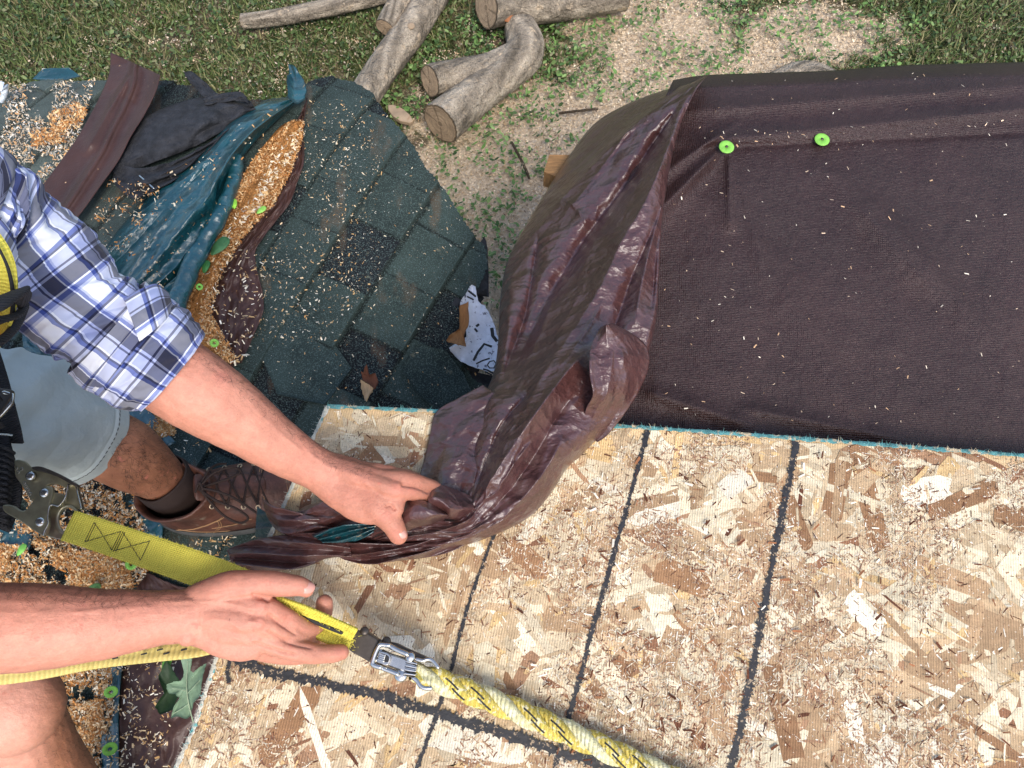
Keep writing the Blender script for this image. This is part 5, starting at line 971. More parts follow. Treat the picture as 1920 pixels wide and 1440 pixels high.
def nail(px, py, z, ax, r, up=(0, 0, 1)):
    c = P(px, py, z); up = np.array(up, float); up /= np.linalg.norm(up); d = P(*ax) - c; d -= up * (d @ up); d /= np.linalg.norm(d); s = np.cross(up, d); a = np.linspace(0, 2 * np.pi, 16, endpoint=False)
    rg = [c + up * .0014] + [c + (d * math.cos(b) * 1.15 + s * math.sin(b) * .9) * r * .6 + up * .0011 for b in a] + [c + (d * math.cos(b) * 1.15 + s * math.sin(b) * .9) * r - up * (.0012 + .0016 * abs(math.sin(b))) for b in a]
    f = [(0, i + 1, (i + 1) % 16 + 1) for i in range(16)] + [(i + 1, i + 17, (i + 1) % 16 + 17, (i + 1) % 16 + 1) for i in range(16)]; obj('fingernail', np.array(rg), f, MT['nail'], person)
nail(753, 998, .1165, (760, 1016, .10), .0072, (.55, .1, 1)); nail(577, 1100, .1665, (600, 1104, .15), .0078, (.55, .3, 1))
# body hair
def hairs(name, sel, N, L, w_=.0003, dr=None):
    idx = np.where(sel)[0]; idx = idx[rng.integers(0, len(idx), N)]; p = BV[idx]; nr = BN[idx]; t = np.cross(nr, rng.normal(0, 1, (N, 3))); t /= np.linalg.norm(t, axis=1)[:, None] + 1e-9
    if dr is not None: t = t * .7 + np.array(dr); t -= nr * (t * nr).sum(1)[:, None]; t /= np.linalg.norm(t, axis=1)[:, None] + 1e-9
    l = (L[0] + (L[1] - L[0]) * rng.random(N))[:, None]; s = np.cross(nr, t); q0 = p - nr * .0004; q1 = p + t * l * .5 + nr * l * .22; q2 = p + t * l + nr * l * .15 + s * l * rng.normal(0, .25, (N, 1))
    V_ = np.stack([q0 - s * w_, q0 + s * w_, q1 + s * w_ * .8, q1 - s * w_ * .8, q2 + s * w_ * .3, q2 - s * w_ * .3], 1).reshape(-1, 3); b = np.arange(N)[:, None] * 6; F_ = np.concatenate([b + np.array([[0, 1, 2, 3]]), b + np.array([[3, 2, 4, 5]])])
    w_ = w_
    return tag(obj(name, V_, F_, MT['hair'], person, smooth=False), kind='stuff')
up_ = BN[:, 2] > -.3; gp_ = fbm(BP[:, 0] / 22, BP[:, 1] / 22, 301) > .4
hairs('leg_hair', (BP[:, 0] > 170) & (BP[:, 0] < 335) & (BP[:, 1] > 780) & (BP[:, 1] < 935) & (BV[:, 2] < -.2) & gp_, 1500, (.007, .016), .00018, (.4, -.2, -.6))
hairs('leg_hair', (BP[:, 0] > 60) & (BP[:, 0] < 210) & (BP[:, 1] > 1290) & (BV[:, 2] < -.04) & (BN[:, 0] > .3), 1000, (.006, .013), .00017, (.4, -.4, -.5))
hairs('arm_hair', (BP[:, 0] > 350) & (BP[:, 0] < 700) & (BP[:, 1] < 930) & (BV[:, 2] > .08) & (BN[:, 1] > .1), 2200, (.005, .010), .00011, (.6, -.5, 0))
hairs('arm_hair', (BP[:, 0] > 0) & (BP[:, 0] < 380) & (BP[:, 1] > 1060) & (BP[:, 1] < 1200) & (BV[:, 2] > .1) & (BN[:, 1] > .4), 1500, (.005, .010), .00011, (.8, .2, 0))
# shirt -------------------------------------------------------------------
def cloth(pts, n, m, name, mat, parent, fold, up=(0, 0, 1), flat=1.0, inner=True, a0=0.0):
    p, ex = jt(pts, n); t, s, u = frames(p, up); r = ex[:, 0]; L = np.r_[0, np.cumsum(np.linalg.norm(np.diff(p, axis=0), axis=1))]; a = np.linspace(0, 2 * np.pi, m, endpoint=False) + a0
    T, A_ = np.meshgrid(np.linspace(0, 1, n), a, indexing='ij'); rr = r[:, None] + fold(T, A_, L[:, None])
    V_ = p[:, None] + s[:, None] * (np.cos(A_) * rr)[..., None] + u[:, None] * (np.sin(A_) * rr * flat)[..., None]
    # tuck the far opening inwards to give the cloth a thick edge
    e1 = p[-1] + (V_[-1] - p[-1]) * .965; e2 = p[-4] + (V_[-4] - p[-4]) * .94; e3 = p[-10] + (V_[-10] - p[-10]) * .93
    V_ = np.concatenate([V_, e1[None], e2[None], e3[None]]); U = np.stack([np.r_[L, L[-1], L[-4], L[-10]][:, None] + 0 * a, np.broadcast_to((a * np.median(r))[None], (n + 3, m))], -1)
    # seam column duplicated so the cloth pattern does not smear
    V_ = np.concatenate([V_, V_[:, :1]], 1); U = np.concatenate([U, U[:, :1] + np.array([0, 2 * np.pi * np.median(r)])], 1)
    return obj(name, V_.reshape(-1, 3), gridfaces(n + 3, m + 1), mat, parent, uv=U.reshape(-1, 2))
cyc = lambda A_, k, T, s: fbm(np.cos(A_) * k + 5 + T * 0, np.sin(A_) * k + T * s, 11)
def sl(T, A_, L):
    d = .016 * (fbm(np.cos(A_) * 1.6 + T * 5, np.sin(A_) * 1.6 - T * 4, 61) - .5)
    d += .0085 * (ridge(fbm(np.cos(A_) * 1.0 + T * 7, np.sin(A_) * 1.0 + T * 4, 63) * 2.6) - .5) * (.35 + 1.0 * np.exp(-((T - .12) / .2) ** 2) + .8 * np.exp(-((T - .80) / .14) ** 2))
    d += .005 * (ridge(A_ / 6.283 * 6 + T * 5 + fbm(np.cos(A_) + T * 3, np.sin(A_), 69) * 2) - .5) * np.exp(-((T - .1) / .25) ** 2)
    return d + .003 * (fbm(np.cos(A_) * 4 + T * 14, np.sin(A_) * 4, 65) - .5)
shirt = cloth([(-110, 395, .43, .070), (-20, 432, .39, .0685), (60, 492, .355, .0625), (130, 558, .325, .0575), (195, 612, .298, .0545), (250, 652, .275, .0535), (285, 676, .262, .0525)], 200, 130, 'shirt', MT['shirt'], person, sl)
# rolled cuff: outer turned band, slightly flared, with folded tab
def cf(T, A_, L): return .0025 + .005 * (ridge(fbm(np.cos(A_) * 1.2 + T * 2, np.sin(A_) * 1.2 + T, 83) * 3) - .5) + .004 * np.sin(np.pi * T) + .006 * (fbm(np.cos(A_) * 2, np.sin(A_) * 2 + T * 3, 85) - .5) + .0035 * np.exp(-((T - .05) / .05) ** 2)
cloth([(222, 628, .288, .056), (255, 652, .275, .0575), (290, 676, .262, .056), (322, 699, .249, .0505)], 90, 130, 'rolled_cuff', MT['shirt'], person, cf, a0=.6)
def cf2(T, A_, L): return .0015 + .007 * (fbm(np.cos(A_) * 1.5 + 3, np.sin(A_) * 1.5 + T * 3, 87) - .5)
cloth([(200, 612, .298, .0605), (232, 634, .285, .0635), (262, 655, .275, .0620)], 60, 130, 'rolled_cuff', MT['shirt'], person, cf2, a0=1.9)
tb = free([(232, 560, .335), (262, 542, .33), (292, 532, .318), (316, 548, .30)], [(262, 640, .335), (288, 620, .33), (312, 598, .318), (324, 572, .30)], 50, 30, lambda T, S, x, y: .008 * np.sin(np.pi * S) + .004 * fbm(T * 4, S * 4, 89), 'sleeve_tab', MT['shirt'], person)
me_ = tb.data; u_ = me_.uv_layers.new(name="UVMap"); li_ = np.zeros(len(me_.loops), dtype=np.int32); me_.loops.foreach_get("vertex_index", li_); g_ = np.stack(np.meshgrid(np.linspace(0, .055, 50), np.linspace(0, .05, 30), indexing='ij'), -1).reshape(-1, 2); u_.data.foreach_set("uv", g_[li_].astype(np.float32).ravel())
def tf(T, A_, L): return .012 + .02 * (fbm(np.cos(A_) * 2 + T * 4, np.sin(A_) * 2, 91) - .5)
cloth([(-640, 868, .10, .165), (-520, 850, .26, .16), (-420, 820, .37, .165), (-350, 802, .43, .145), (-330, 800, .46, .09)], 90, 130, 'shirt', MT['shirt'], person, tf, flat=.7)
cloth([(-250, 560, .44, .085), (-180, 480, .44, .08), (-110, 395, .43, .072), (-70, 405, .415, .070)], 60, 100, 'shirt', MT['shirt'], person, lambda T, A_, L: .006 * fbm(np.cos(A_) * 2 + T * 4, np.sin(A_) * 2, 93))
cloth([(-320, 1010, .45, .085), (-330, 1110, .43, .072), (-260, 1160, .36, .062), (-190, 1180, .30, .058)], 60, 100, 'shirt', MT['shirt'], person, lambda T, A_, L: .006 * fbm(np.cos(A_) * 2 + T * 4, np.sin(A_) * 2, 95))
# shorts
def sf(T, A_, L):
    d = .020 * (fbm(np.cos(A_) * 1.2 + T * 3, np.sin(A_) * 1.2 + T * 2, 97) - .5) + .010 * (ridge(fbm(np.cos(A_) * 1 + T * 4, np.sin(A_) + T * 3, 99, 2) * 2.4) - .5) * np.clip((.93 - T) * 12, 0, 1)
    return d + .003 * np.clip((T - .925) * 200, 0, 1) - .0015 * np.exp(-((T - .92) / .006) ** 2)
cloth([(-420, 768, .08, .125), (-220, 765, .02, .115), (-60, 766, -.05, .106), (50, 776, -.13, .098), (110, 794, -.20, .095), (146, 806, -.245, .093)], 200, 120, 'shorts', MT['shorts'], person, sf)
cloth([(-420, 1060, .08, .12), (-280, 1150, .05, .108), (-150, 1230, .02, .098)], 80, 90, 'shorts', MT['shorts'], person, sf)
cloth([(-760, 870, .06, .13), (-640, 868, .10, .165), (-520, 860, .17, .16)], 50, 100, 'shorts', MT['shorts'], person, lambda T, A_, L: .01 * fbm(np.cos(A_) * 2 + T * 4, np.sin(A_) * 2, 93), flat=.75)
# boots ------------------------------------------------------------------
def make_boot(ank, sole_z, a, label=None):
    a = np.array(a, float); a[2] = 0; a /= np.linalg.norm(a); K_ = 1.12; b = np.array([-a[1], a[0], 0]); heel = np.array([ank[0], ank[1], sole_z]) - a * .075
    W2 = lambda x, y, z: heel + a * x * K_ + b * y * K_ * 1.08 + np.array([0, 0, z * 1.06])
    def ring(x0, x1, w_, z, n=56, k=2.6, narrow=.8, lean=0):
        q = np.linspace(0, 2 * np.pi, n, endpoint=False); c, s = np.cos(q), np.sin(q); X_ = (x0 + x1) / 2 + (x1 - x0) / 2 * np.sign(c) * np.abs(c) ** (2 / k); f = (X_ - x0) / (x1 - x0)
        wid = w_ * (narrow + (1 - narrow) * np.clip(np.sin(np.pi * np.clip(f * 1.0, 0, 1) ** 1.3), 0, 1) * 1.15) if x1 - x0 > .2 else w_
        Y_ = wid * np.sign(s) * np.abs(s) ** (2 / k); return np.array([W2(x_, y_, z + lean * f_) for x_, y_, f_ in zip(X_, Y_, f)])
    secs = [ring(-.002, .292, .052, .030), ring(-.003, .291, .053, .045), ring(0, .285, .051, .062), ring(.004, .268, .0475, .08), ring(.008, .235, .043, .094, k=2.3), ring(.012, .196, .0395, .106, k=2.2), ring(.012, .165, .0395, .120, k=2.1), ring(.010, .146, .0425, .136, k=2), ring(.008, .136, .0455, .152, k=2), ring(.006, .134, .0470, .163, k=2), ring(.014, .126, .0405, .163, k=2), ring(.018, .12, .037, .145, k=2)]
    S_ = np.array(secs); n = S_.shape[1]; dz = (fbm(S_[..., 0] * 30, S_[..., 1] * 30 + S_[..., 2] * 30, 401) - .5) * .005; S_[..., 2] += dz * (S_[..., 2] > sole_z + .06); cc = S_.mean(1, keepdims=True); S_[3:] += (S_[3:] - cc[3:]) * ((fbm(S_[3:, :, 0] * 45, S_[3:, :, 1] * 45 + S_[3:, :, 2] * 20, 402) - .5) * .10)[..., None]
    bt = obj('boot', S_.reshape(-1, 3), gridfaces(len(secs), n, cm=True), MT['leather'], person); m_ = bt.modifiers.new('sub', 'SUBSURF'); m_.levels = m_.render_levels = 2
    from mathutils.bvhtree import BVHTree
    bv = BVHTree.FromPolygons([Vector(v) for v in S_.reshape(-1, 3)], [tuple(int(i) for i in q) for q in gridfaces(len(secs), n, cm=True)])
    def snap(q, o=.0006):
        r = []
        for v in q: h_ = bv.find_nearest(Vector(v)); d_ = Vector(v) - h_[0]; nn_ = h_[1] if h_[1].dot(d_) >= 0 else -h_[1]; r.append(np.array(h_[0]) + np.array(nn_) * o)
        return np.array(r)
    so = [ring(.01, .285, .048, -.001), ring(-.004, .296, .0555, .002), ring(-.006, .299, .0575, .016), ring(-.006, .299, .0575, .030), ring(-.002, .294, .0535, .034)]
    n2 = len(so[0]); f = [tuple(q) for q in gridfaces(5, n2, cm=True)] + [tuple(range(n2))[::-1]]; so_ = obj('sole', np.array(so).reshape(-1, 3), f, MT['sole'], bt)
    # seams
    for pts in ([(.02, .054, .050), (.08, .052, .062), (.14, .049, .060), (.2, .05, .05)], [(.02, -.054, .048), (.06, -.052, .066), (.10, -.049, .088), (.13, -.044, .105)], [(.10, -.050, .068), (.14, -.0505, .074), (.17, -.049, .082)], [(.19, -.0515, .046), (.205, -.044, .082), (.20, -.02, .100), (.20, .02, .1), (.205, .044, .082), (.19, .0515, .046)], [(.03, -.0525, .058), (.06, -.0535, .05), (.12, -.0545, .046)], [(.10, -.06, .055), (.115, -.05, .075), (.12, -.045, .1)], [(.21, -.06, .04), (.235, -.04, .07), (.24, 0, .08), (.235, .04, .07), (.21, .06, .04)]):
        for dd in (0, .004):
            q = np.array([W2(x_ + dd, y_ * 1.035, z_) for x_, y_, z_ in pts]); q = snap(resample(q, 40)); V_, f_ = tube(q, .0008, None, 5); obj('seam', V_, f_, MT['thread'], bt)
    V_, f_ = tube(np.array([W2(x_, 0, z_) for x_, z_ in ((.112, .166), (.125, .150), (.15, .132), (.18, .114), (.205, .1))]), [.026, .028, .027, .024, .018], [.006] * 5, 18); obj('tongue', V_, f_, MT['leather'], bt)
    eye = [(.128, .142), (.150, .128), (.172, .113), (.193, .1), (.208, .088)]
    for i, (x_, z_) in enumerate(eye):
        for s in (-1, 1):
            c = W2(x_, s * (.030 + .002 * i), z_ + .002); V_, f_ = disc(c, b * s * .6 + np.array([0, 0, 1]), .0052, .0022, 14, .0026); obj('eyelet', V_, f_, MT['brass'], bt)
        if i < 4:
            for s in (-1, 1):
                p0 = W2(x_, s * .031, z_ + .004); p1 = W2((x_ + eye[i + 1][0]) / 2, 0, (z_ + eye[i + 1][1]) / 2 + .014); p2 = W2(eye[i + 1][0], -s * .033, eye[i + 1][1] + .004); V_, f_ = tube(resample(np.array([p0, p1, p2]), 14), .0021, .0017, 7); obj('lace', V_, f_, MT['lace'], bt)
    kn = W2(.118, -.004, .172)
    for pts in ([(0, 0, 0), (.03, -.03, .004), (.062, -.05, -.012), (.075, -.066, -.035), (.055, -.07, -.04), (.03, -.05, -.02), (0, 0, 0)], [(0, 0, 0), (.03, .02, .008), (.06, .028, 0), (.075, .02, -.012), (.05, .008, -.004), (0, 0, 0)], [(0, 0, 0), (.03, -.012, .006), (.06, -.03, -.004), (.088, -.056, -.028), (.1, -.07, -.05)], [(0, 0, 0), (.02, .03, .0), (.03, .045, -.02), (.04, .05, -.04)], [(-.006, -.006, .002), (.004, .008, .006), (.008, -.006, .003), (-.004, 0, -.004)]):
        q = resample(np.array([kn + a * x_ + b * y_ + (0, 0, z_) for x_, y_, z_ in pts]), 50); V_, f_ = tube(q, .0023, None, 8); obj('lace', V_, f_, MT['lace'], bt)
    return bt
ankL = P(320, 908, -.405); bz = float(Hh(ankL[0], ankL[1])) + .006
bt = make_boot(ankL + np.array([.012, -.022, 0]), bz, P(575, 912, -.53) - P(335, 960, -.53))
p, ex = jt([(300, 896, -.375, .0485), (312, 906, -.395, .0505), (328, 918, -.43, .05), (342, 930, -.47, .048)], 24); V_, f_ = tube(p, ex[:, 0], None, 40, cap=False); 
i2, f2 = tube(p[::-1], ex[::-1, 0] * .9, None, 40, cap=False)
V_ = V_ + np.c_[(fbm(V_[:, 0] * 60, V_[:, 1] * 60, 3) - .5) * .005, (fbm(V_[:, 0] * 60, V_[:, 2] * 60, 5) - .5) * .005, 0 * V_[:, 0]]
obj('sock', V_, f_, MT['lace'], person, solid=.003)
ankR = P(165, 1600, -.44); make_boot(ankR, float(Hh(ankR[0], ankR[1])) + .006, P(400, 1640, -.53) - P(165, 1640, -.53))

for dd in (.0, .0045):
    pp_ = P(122 + dd * 1300, 797 + dd * 400, -.218); qq_ = P(146, 806, -.245); t_ = (qq_ - P(110, 794, -.20)); t_ /= np.linalg.norm(t_); s_ = np.cross(t_, (0, 0, 1)); s_ /= np.linalg.norm(s_); u_ = np.cross(s_, t_); G = Geo()
    sh_ = [o for o in bpy.data.objects if o.name == 'shorts'][0]; 
    from mathutils.bvhtree import BVHTree
    wl_ = world_loc(sh_); me_ = sh_.data; bv_ = BVHTree.FromPolygons([v.co + wl_ for v in me_.vertices], [tuple(f.vertices) for f in me_.polygons])
    pts_ = []
    for b in np.linspace(0, 2 * np.pi, 150):
        d_ = s_ * math.cos(b) + u_ * math.sin(b); h_ = bv_.ray_cast(Vector(pp_ + d_ * .3), Vector(-d_)); pts_.append(np.array(h_[0]) + d_ * .0004 if h_[0] is not None else None)
    for a_, b_ in zip(pts_[:-1:2], pts_[1::2]):
        if a_ is not None and b_ is not None and np.linalg.norm(a_ - b_) < .02: V_, f_ = tube(np.array([a_, b_]), .0005, None, 5); G.add(V_, f_)
    if G.n: G.build('hem_stitching', MT['sole'], sh_)

cloth([(-130, 425, .415, .066), (-215, 520, .435, .080), (-310, 640, .45, .095), (-360, 790, .455, .100), (-380, 930, .455, .095), (-375, 1040, .45, .085), (-345, 1120, .43, .078)], 90, 110, 'shirt', MT['shirt'], person, lambda T, A_, L: .008 * fbm(np.cos(A_) * 2 + T * 4, np.sin(A_) * 2, 94))
c_ = P(-405, 800, .61); a_ = np.linspace(0.02, 1.75, 30); b_ = np.linspace(0, 2 * np.pi, 60, endpoint=False)
V_ = np.array([[c_ + np.array((math.sin(i) * math.cos(j) * 1.07 - math.cos(i) * .12, math.sin(i) * math.sin(j) * .86, math.cos(i) * 1.17)) * .096 for j in b_] for i in a_]); nz_ = fbm(V_[..., 0] * 220, V_[..., 1] * 220, 5) - .5
V_ = c_ + (V_ - c_) * (1 + .06 * nz_)[..., None]; obj('hair', V_.reshape(-1, 3), gridfaces(30, 60, cm=True), M('short brown hair', base=lin((58, 42, 32)), rough=.8, bumps=[(300, 1, .004)]), person)
# ------------------------------------------------------------------ fall-arrest gear
har = thing('safety_harness', 'yellow and black safety harness webbing worn over the plaid shirt at the left edge', 'harness', tuple(P(-20, 600, .40)))
def band_(name, pts, w_, mat, parent, th=.003, n=50, side=None):
    q_, _ = jt([a[:3] for a in pts], n); V_, f_ = tube(q_, w_ / 2, th, 14, round_cap=False); return obj(name, V_, f_, mat, parent)
def rib(name, pts, w_, mat, parent, th=.0022, n=60, side=None):
    V_, f_, uv = ribbon(pts, w_, th, n, side); return obj(name, V_, f_, mat, parent, uv=uv)
rib('shoulder_strap', [(-34, 440, .475, 10), (-8, 480, .47, 20), (4, 530, .455, 25), (2, 590, .425, 30), (-18, 640, .38, 30)], .024, MT['yellow'], har)
V_, f_ = tube(jt([(-8, 455, .480), (14, 500, .470), (24, 550, .452), (20, 600, .425), (-5, 650, .38)], 40)[0], .0012, .002, 6); obj('strap_edge', V_, f_, MT['stitch'], har)
band_('keeper', [(-40, 575, .482, 0), (0, 566, .478, 5), (36, 550, .455, 15), (46, 562, .43, 40)], .019, MT['black'], har, .004); band_('keeper', [(-40, 612, .462, 0), (0, 600, .455, 5), (34, 590, .435, 15), (46, 572, .42, 40)], .009, MT['black'], har, .003)
band_('keeper', [(-40, 655, .44, 0), (0, 640, .43, 5), (30, 610, .41, 20), (46, 575, .40, 40)], .008, MT['black'], har, .004)
rib('leg_strap', [(-40, 640, .12, 0), (-14, 720, .10, 0), (8, 800, .07, 0), (16, 830, .055, 0)], .040, MT['black'], har, .004)
rib('leg_strap', [(-20, 820, .07, 0), (-4, 880, .05, 0), (6, 930, .03, 10), (-14, 985, .01, 20)], .046, MT['black'], har, .006)
G = Geo()
for i in range(14):
    f_ = i / 13; V_, fc_ = tube(jt([(-30, 832 + f_ * 150, .082 - f_ * .06), (6, 838 + f_ * 146, .094 - f_ * .06), (26 - 10 * f_, 850 + f_ * 140, .075 - f_ * .06)], 12)[0], .0024, None, 7); G.add(V_, fc_)
G.build('elastic_cover', MT['black'], har)
V_, f_ = tube(np.array([P(8, 736, .135), P(24, 740, .13), P(22, 756, .13), P(2, 778, .13), P(-30, 800, .13)]), .0028, None, 10); obj('buckle', V_, f_, MT['steel'], har)
V_, f_ = prism([P(-30, 722, .134), P(22, 730, .134), P(22, 742, .134), P(0, 776, .134), P(-30, 790, .134)], .008); obj('buckle', V_, f_, MT['darksteel'], har, smooth=False, bevel=.002)
V_, f_ = tube(jt([(-20, 815, .118), (4, 814, .117), (22, 816, .113)], 20)[0], .0012, None, 6); obj('frayed_thread', V_, f_, MT['shorts'], har)
for z_ in range(3):
    V_, f_ = tube(jt([(-40, 640 + z_ * 60, .20), (-8 + z_ * 4, 700 + z_ * 50, .16)], 8, False)[0], .006, .003, 8); obj('strap_fold', V_, f_, MT['black'], har)
# lanyard: snap hook, sewn webbing, loop end
lan = thing('lanyard', 'yellow webbing lanyard with black cross stitching between snap hook and gripping hand', 'lanyard', tuple(P(280, 1020, .1)))
HZ = .055
hk = thing('snap_hook', 'zinc plated double action snap hook with riveted plates under the black strap', 'snap hook', tuple(P(100, 950, HZ)))
def hp(x, y, dz=0): return P(x / 7.2, 850 + y / 7.2, HZ + dz)
def plate(pts, dz, th, mat, name, bev=.0012):
    V_, f_ = prism(np.array([hp(x, y, dz) for x, y in resample(np.array([(*q, 0) for q in pts + [pts[0]]], float), 70)[:-1, :2]]), th); return obj(name, V_, f_, mat, hk, smooth=False, bevel=bev)
plate([(190, 90), (260, 80), (330, 105), (430, 185), (560, 180), (700, 240), (870, 330), (1000, 400), (900, 470), (760, 410), (640, 430), (560, 520), (480, 600), (415, 640), (360, 540), (270, 400), (200, 290)], .010, .006, MT['zinc'], 'front_plate')
plate([(30, 700), (90, 690), (180, 705), (250, 755), (330, 770), (400, 700), (480, 590), (560, 500), (640, 440), (710, 470), (700, 580), (665, 700), (650, 850), (660, 960), (600, 1110), (500, 1070), (380, 990), (250, 900), (60, 790)], .016, .006, MT['zinc'], 'front_plate')
bk = plate([(600, 1110), (620, 980), (660, 700), (720, 640), (860, 720), (950, 430), (1030, 410), (1080, 600), (1120, 760), (1010, 735), (900, 720), (800, 800), (770, 930), (800, 1030), (860, 1080), (950, 1110), (1000, 1150), (880, 1170), (740, 1150)], .004, .006, MT['zinc'], 'back_plate')
plate([(700, 560), (740, 530), (860, 560), (870, 640), (820, 710), (740, 710), (690, 660)], .012, .008, MT['zinc'], 'gate_lever')
plate([(430, 180), (560, 180), (780, 270), (1020, 410), (1000, 440), (800, 330), (600, 250), (440, 215)], .020, .010, MT['darksteel'], 'gate_spine')
V_, f_ = tube(resample(np.array([hp(x, y, .014) for x, y in [(930, 420), (915, 500), (880, 620), (800, 715), (700, 700), (665, 780), (655, 880), (660, 960), (610, 1060), (600, 1110)]]), 60), .0009, .003, 8); obj('plate_rim', V_, f_, MT['steel'], hk)
V_, f_ = tube(resample(np.array([hp(x, y, .008) for x, y in [(1030, 420), (1070, 580), (1110, 750)]]), 30), .0012, .004, 8); obj('plate_rim', V_, f_, MT['steel'], hk)
V_, f_ = tube(resample(np.array([hp(920 + 145 * math.cos(b), 900 + 190 * math.sin(b), .006) for b in np.linspace(0, 6.28, 24)]), 60), .0022, .0026, 10); obj('strap_eye', V_, f_, MT['zinc'], hk)
for x, y in ((440, 310), (625, 540), (567, 930)):
    V_, f_ = disc(hp(x, y, .012), (-.05, -.1, 1), .0062, .006, 24, dome=.001); obj('rivet', V_, f_, MT['steel'], hk)
for k, (x, y, a_) in enumerate([(325, 400, 50), (350, 445, 50), (375, 490, 50), (405, 545, 50), (215, 200, 60), (245, 250, 60), (290, 210, 60)]):      # stamped marks, worn
    c = hp(x, y, .0105); d = np.array([math.cos(R(a_)), -math.sin(R(a_)), 0]) * .0018; e = np.array([d[1], -d[0], 0]); V_, f_ = tube(np.array([c - d + e, c + d + e * .6, c + d - e, c - d * .6 - e, c - d + e * .2]), .00035, None, 5); obj('stamped_mark', V_, f_, MT['steel'], hk)
YP = [(128, 985, .062, 0), (150, 992, .064, 0), (200, 1008, .072, 0), (300, 1042, .094, 3), (380, 1070, .112, 6), (450, 1098, .128, 10), (500, 1125, .135, 10)]
yw = .039
rib('webbing', YP, yw, MT['yellow'], lan, .0032, 90); rib('webbing', [(x, y, z - .0045, r) for x, y, z, r in YP[:5]], yw * 1.01, MT['yellow'], lan, .0030, 60)
# box-cross stitching following the strap
sp, _ = jt([q[:3] for q in YP], 200); L_ = np.r_[0, np.cumsum(np.linalg.norm(np.diff(sp, axis=0), axis=1))]; t_, s_, u_ = frames(sp)
def onS(l, v): i = np.clip(np.searchsorted(L_, l), 0, 199); return sp[i] + s_[i] * v + u_[i] * .0022
def stitch(l0, v0, l1, v1):
    n = max(2, int(math.hypot(l1 - l0, v1 - v0) / .0022)); G_ = Geo()
    for i in range(n):
        a, b = i / n, (i + .62) / n; V_, f_ = tube(np.array([onS(l0 + (l1 - l0) * a, v0 + (v1 - v0) * a), onS(l0 + (l1 - l0) * b, v0 + (v1 - v0) * b)]), .00042, None, 5); G_.add(V_, f_)
    return G_
G = Geo()
h_ = .0125
for l0, l1 in ((.034, .078), (.080, .125)):
    for a in ((l0, -h_, l0, h_), (l1, -h_, l1, h_), (l0, -h_, l1, h_), (l0, h_, l1, -h_), (l0 + .003, -h_, l0 + .003, h_)):
        g_ = stitch(*a); G.add(np.concatenate(g_.v), g_.f)
G.build('stitching', MT['stitch'], lan)
# strap edge fuzz
G = Geo()
for _ in range(500):
    l = rng.random() * L_[-1]; s1 = rng.choice([-1, 1]); c = onS(l, s1 * yw / 2 * .99) - np.array([0, 0, .002]); i = np.clip(np.searchsorted(L_, l), 0, 199); d = s_[i] * s1 + t_[i] * rng.normal(0, .8) + u_[i] * rng.normal(0, .6); d /= np.linalg.norm(d); e = np.cross(d, (0, 0, 1)); e /= np.linalg.norm(e) + 1e-9; l2 = .001 + .0028 * rng.random(); G.add([c - e * .0002, c + e * .0002, c + d * l2], [(0, 1, 2)])
tag(G.build('frayed_edge', MT['yellow'], lan), kind='stuff')
# flat braided strap passing under the forearm
lf = rib('flat_strap', [(-60, 1262, .10, 0), (60, 1248, .10, 0), (180, 1226, .108, 12), (300, 1213, .115, 22), (370, 1207, .118, 30), (420, 1195, .12, 30), (470, 1180, .12, 20)], .034, MT['yellowfl'], lan, .003, 120)
for x, y in ((397, 1207), (380, 1214), (345, 1218), (312, 1225), (300, 1218), (270, 1226), (216, 1234), (217, 1228)):
    V_, f_ = tube(jt([(x - 5, y + 1.2, .122), (x + 5, y - 1.2, .122)], 3, False)[0], .0009, .0006, 6); obj('tracer_mark', V_, f_, MT['stitch'], lan)
# looped end sewn back on itself with added shade strip in slot, and steel bar
rib('loop_end', [(512, 1126, .145, -60), (540, 1136, .135, -50), (580, 1152, .12, -40), (620, 1170, .105, -40), (665, 1190, .095, -40)], .018, MT['yellow'], lan, .0045, 50)
rib('loop_end', [(514, 1130, .140, 55), (530, 1146, .125, 50), (570, 1172, .108, 45), (610, 1192, .095, 45), (655, 1212, .085, 45)], .016, MT['yellow'], lan, .0045, 50)
V_, f_ = tube(jt([(518, 1132, .137), (560, 1152, .123), (600, 1170, .110), (640, 1186, .10)], 30)[0], .0024, .003, 8); obj('gap_shade', V_, f_, MT['stitch'], lan)
G = Geo(); fz, _ = jt([(520, 1126, .15), (560, 1142, .135), (620, 1166, .112), (655, 1186, .102), (650, 1212, .092), (600, 1192, .1), (540, 1160, .12)], 80)
for _ in range(900):
    c = fz[rng.integers(0, 80)] + rng.normal(0, .003, 3); d = rng.normal(0, 1, 3); d /= np.linalg.norm(d); e = np.cross(d, (0, 0, 1)); e /= np.linalg.norm(e) + 1e-9; l2 = .002 + .004 * rng.random(); G.add([c - e * .00025, c + e * .00025, c + d * l2], [(0, 1, 2)])
tag(G.build('frayed_edge', MT['yellow'], lan), kind='stuff')
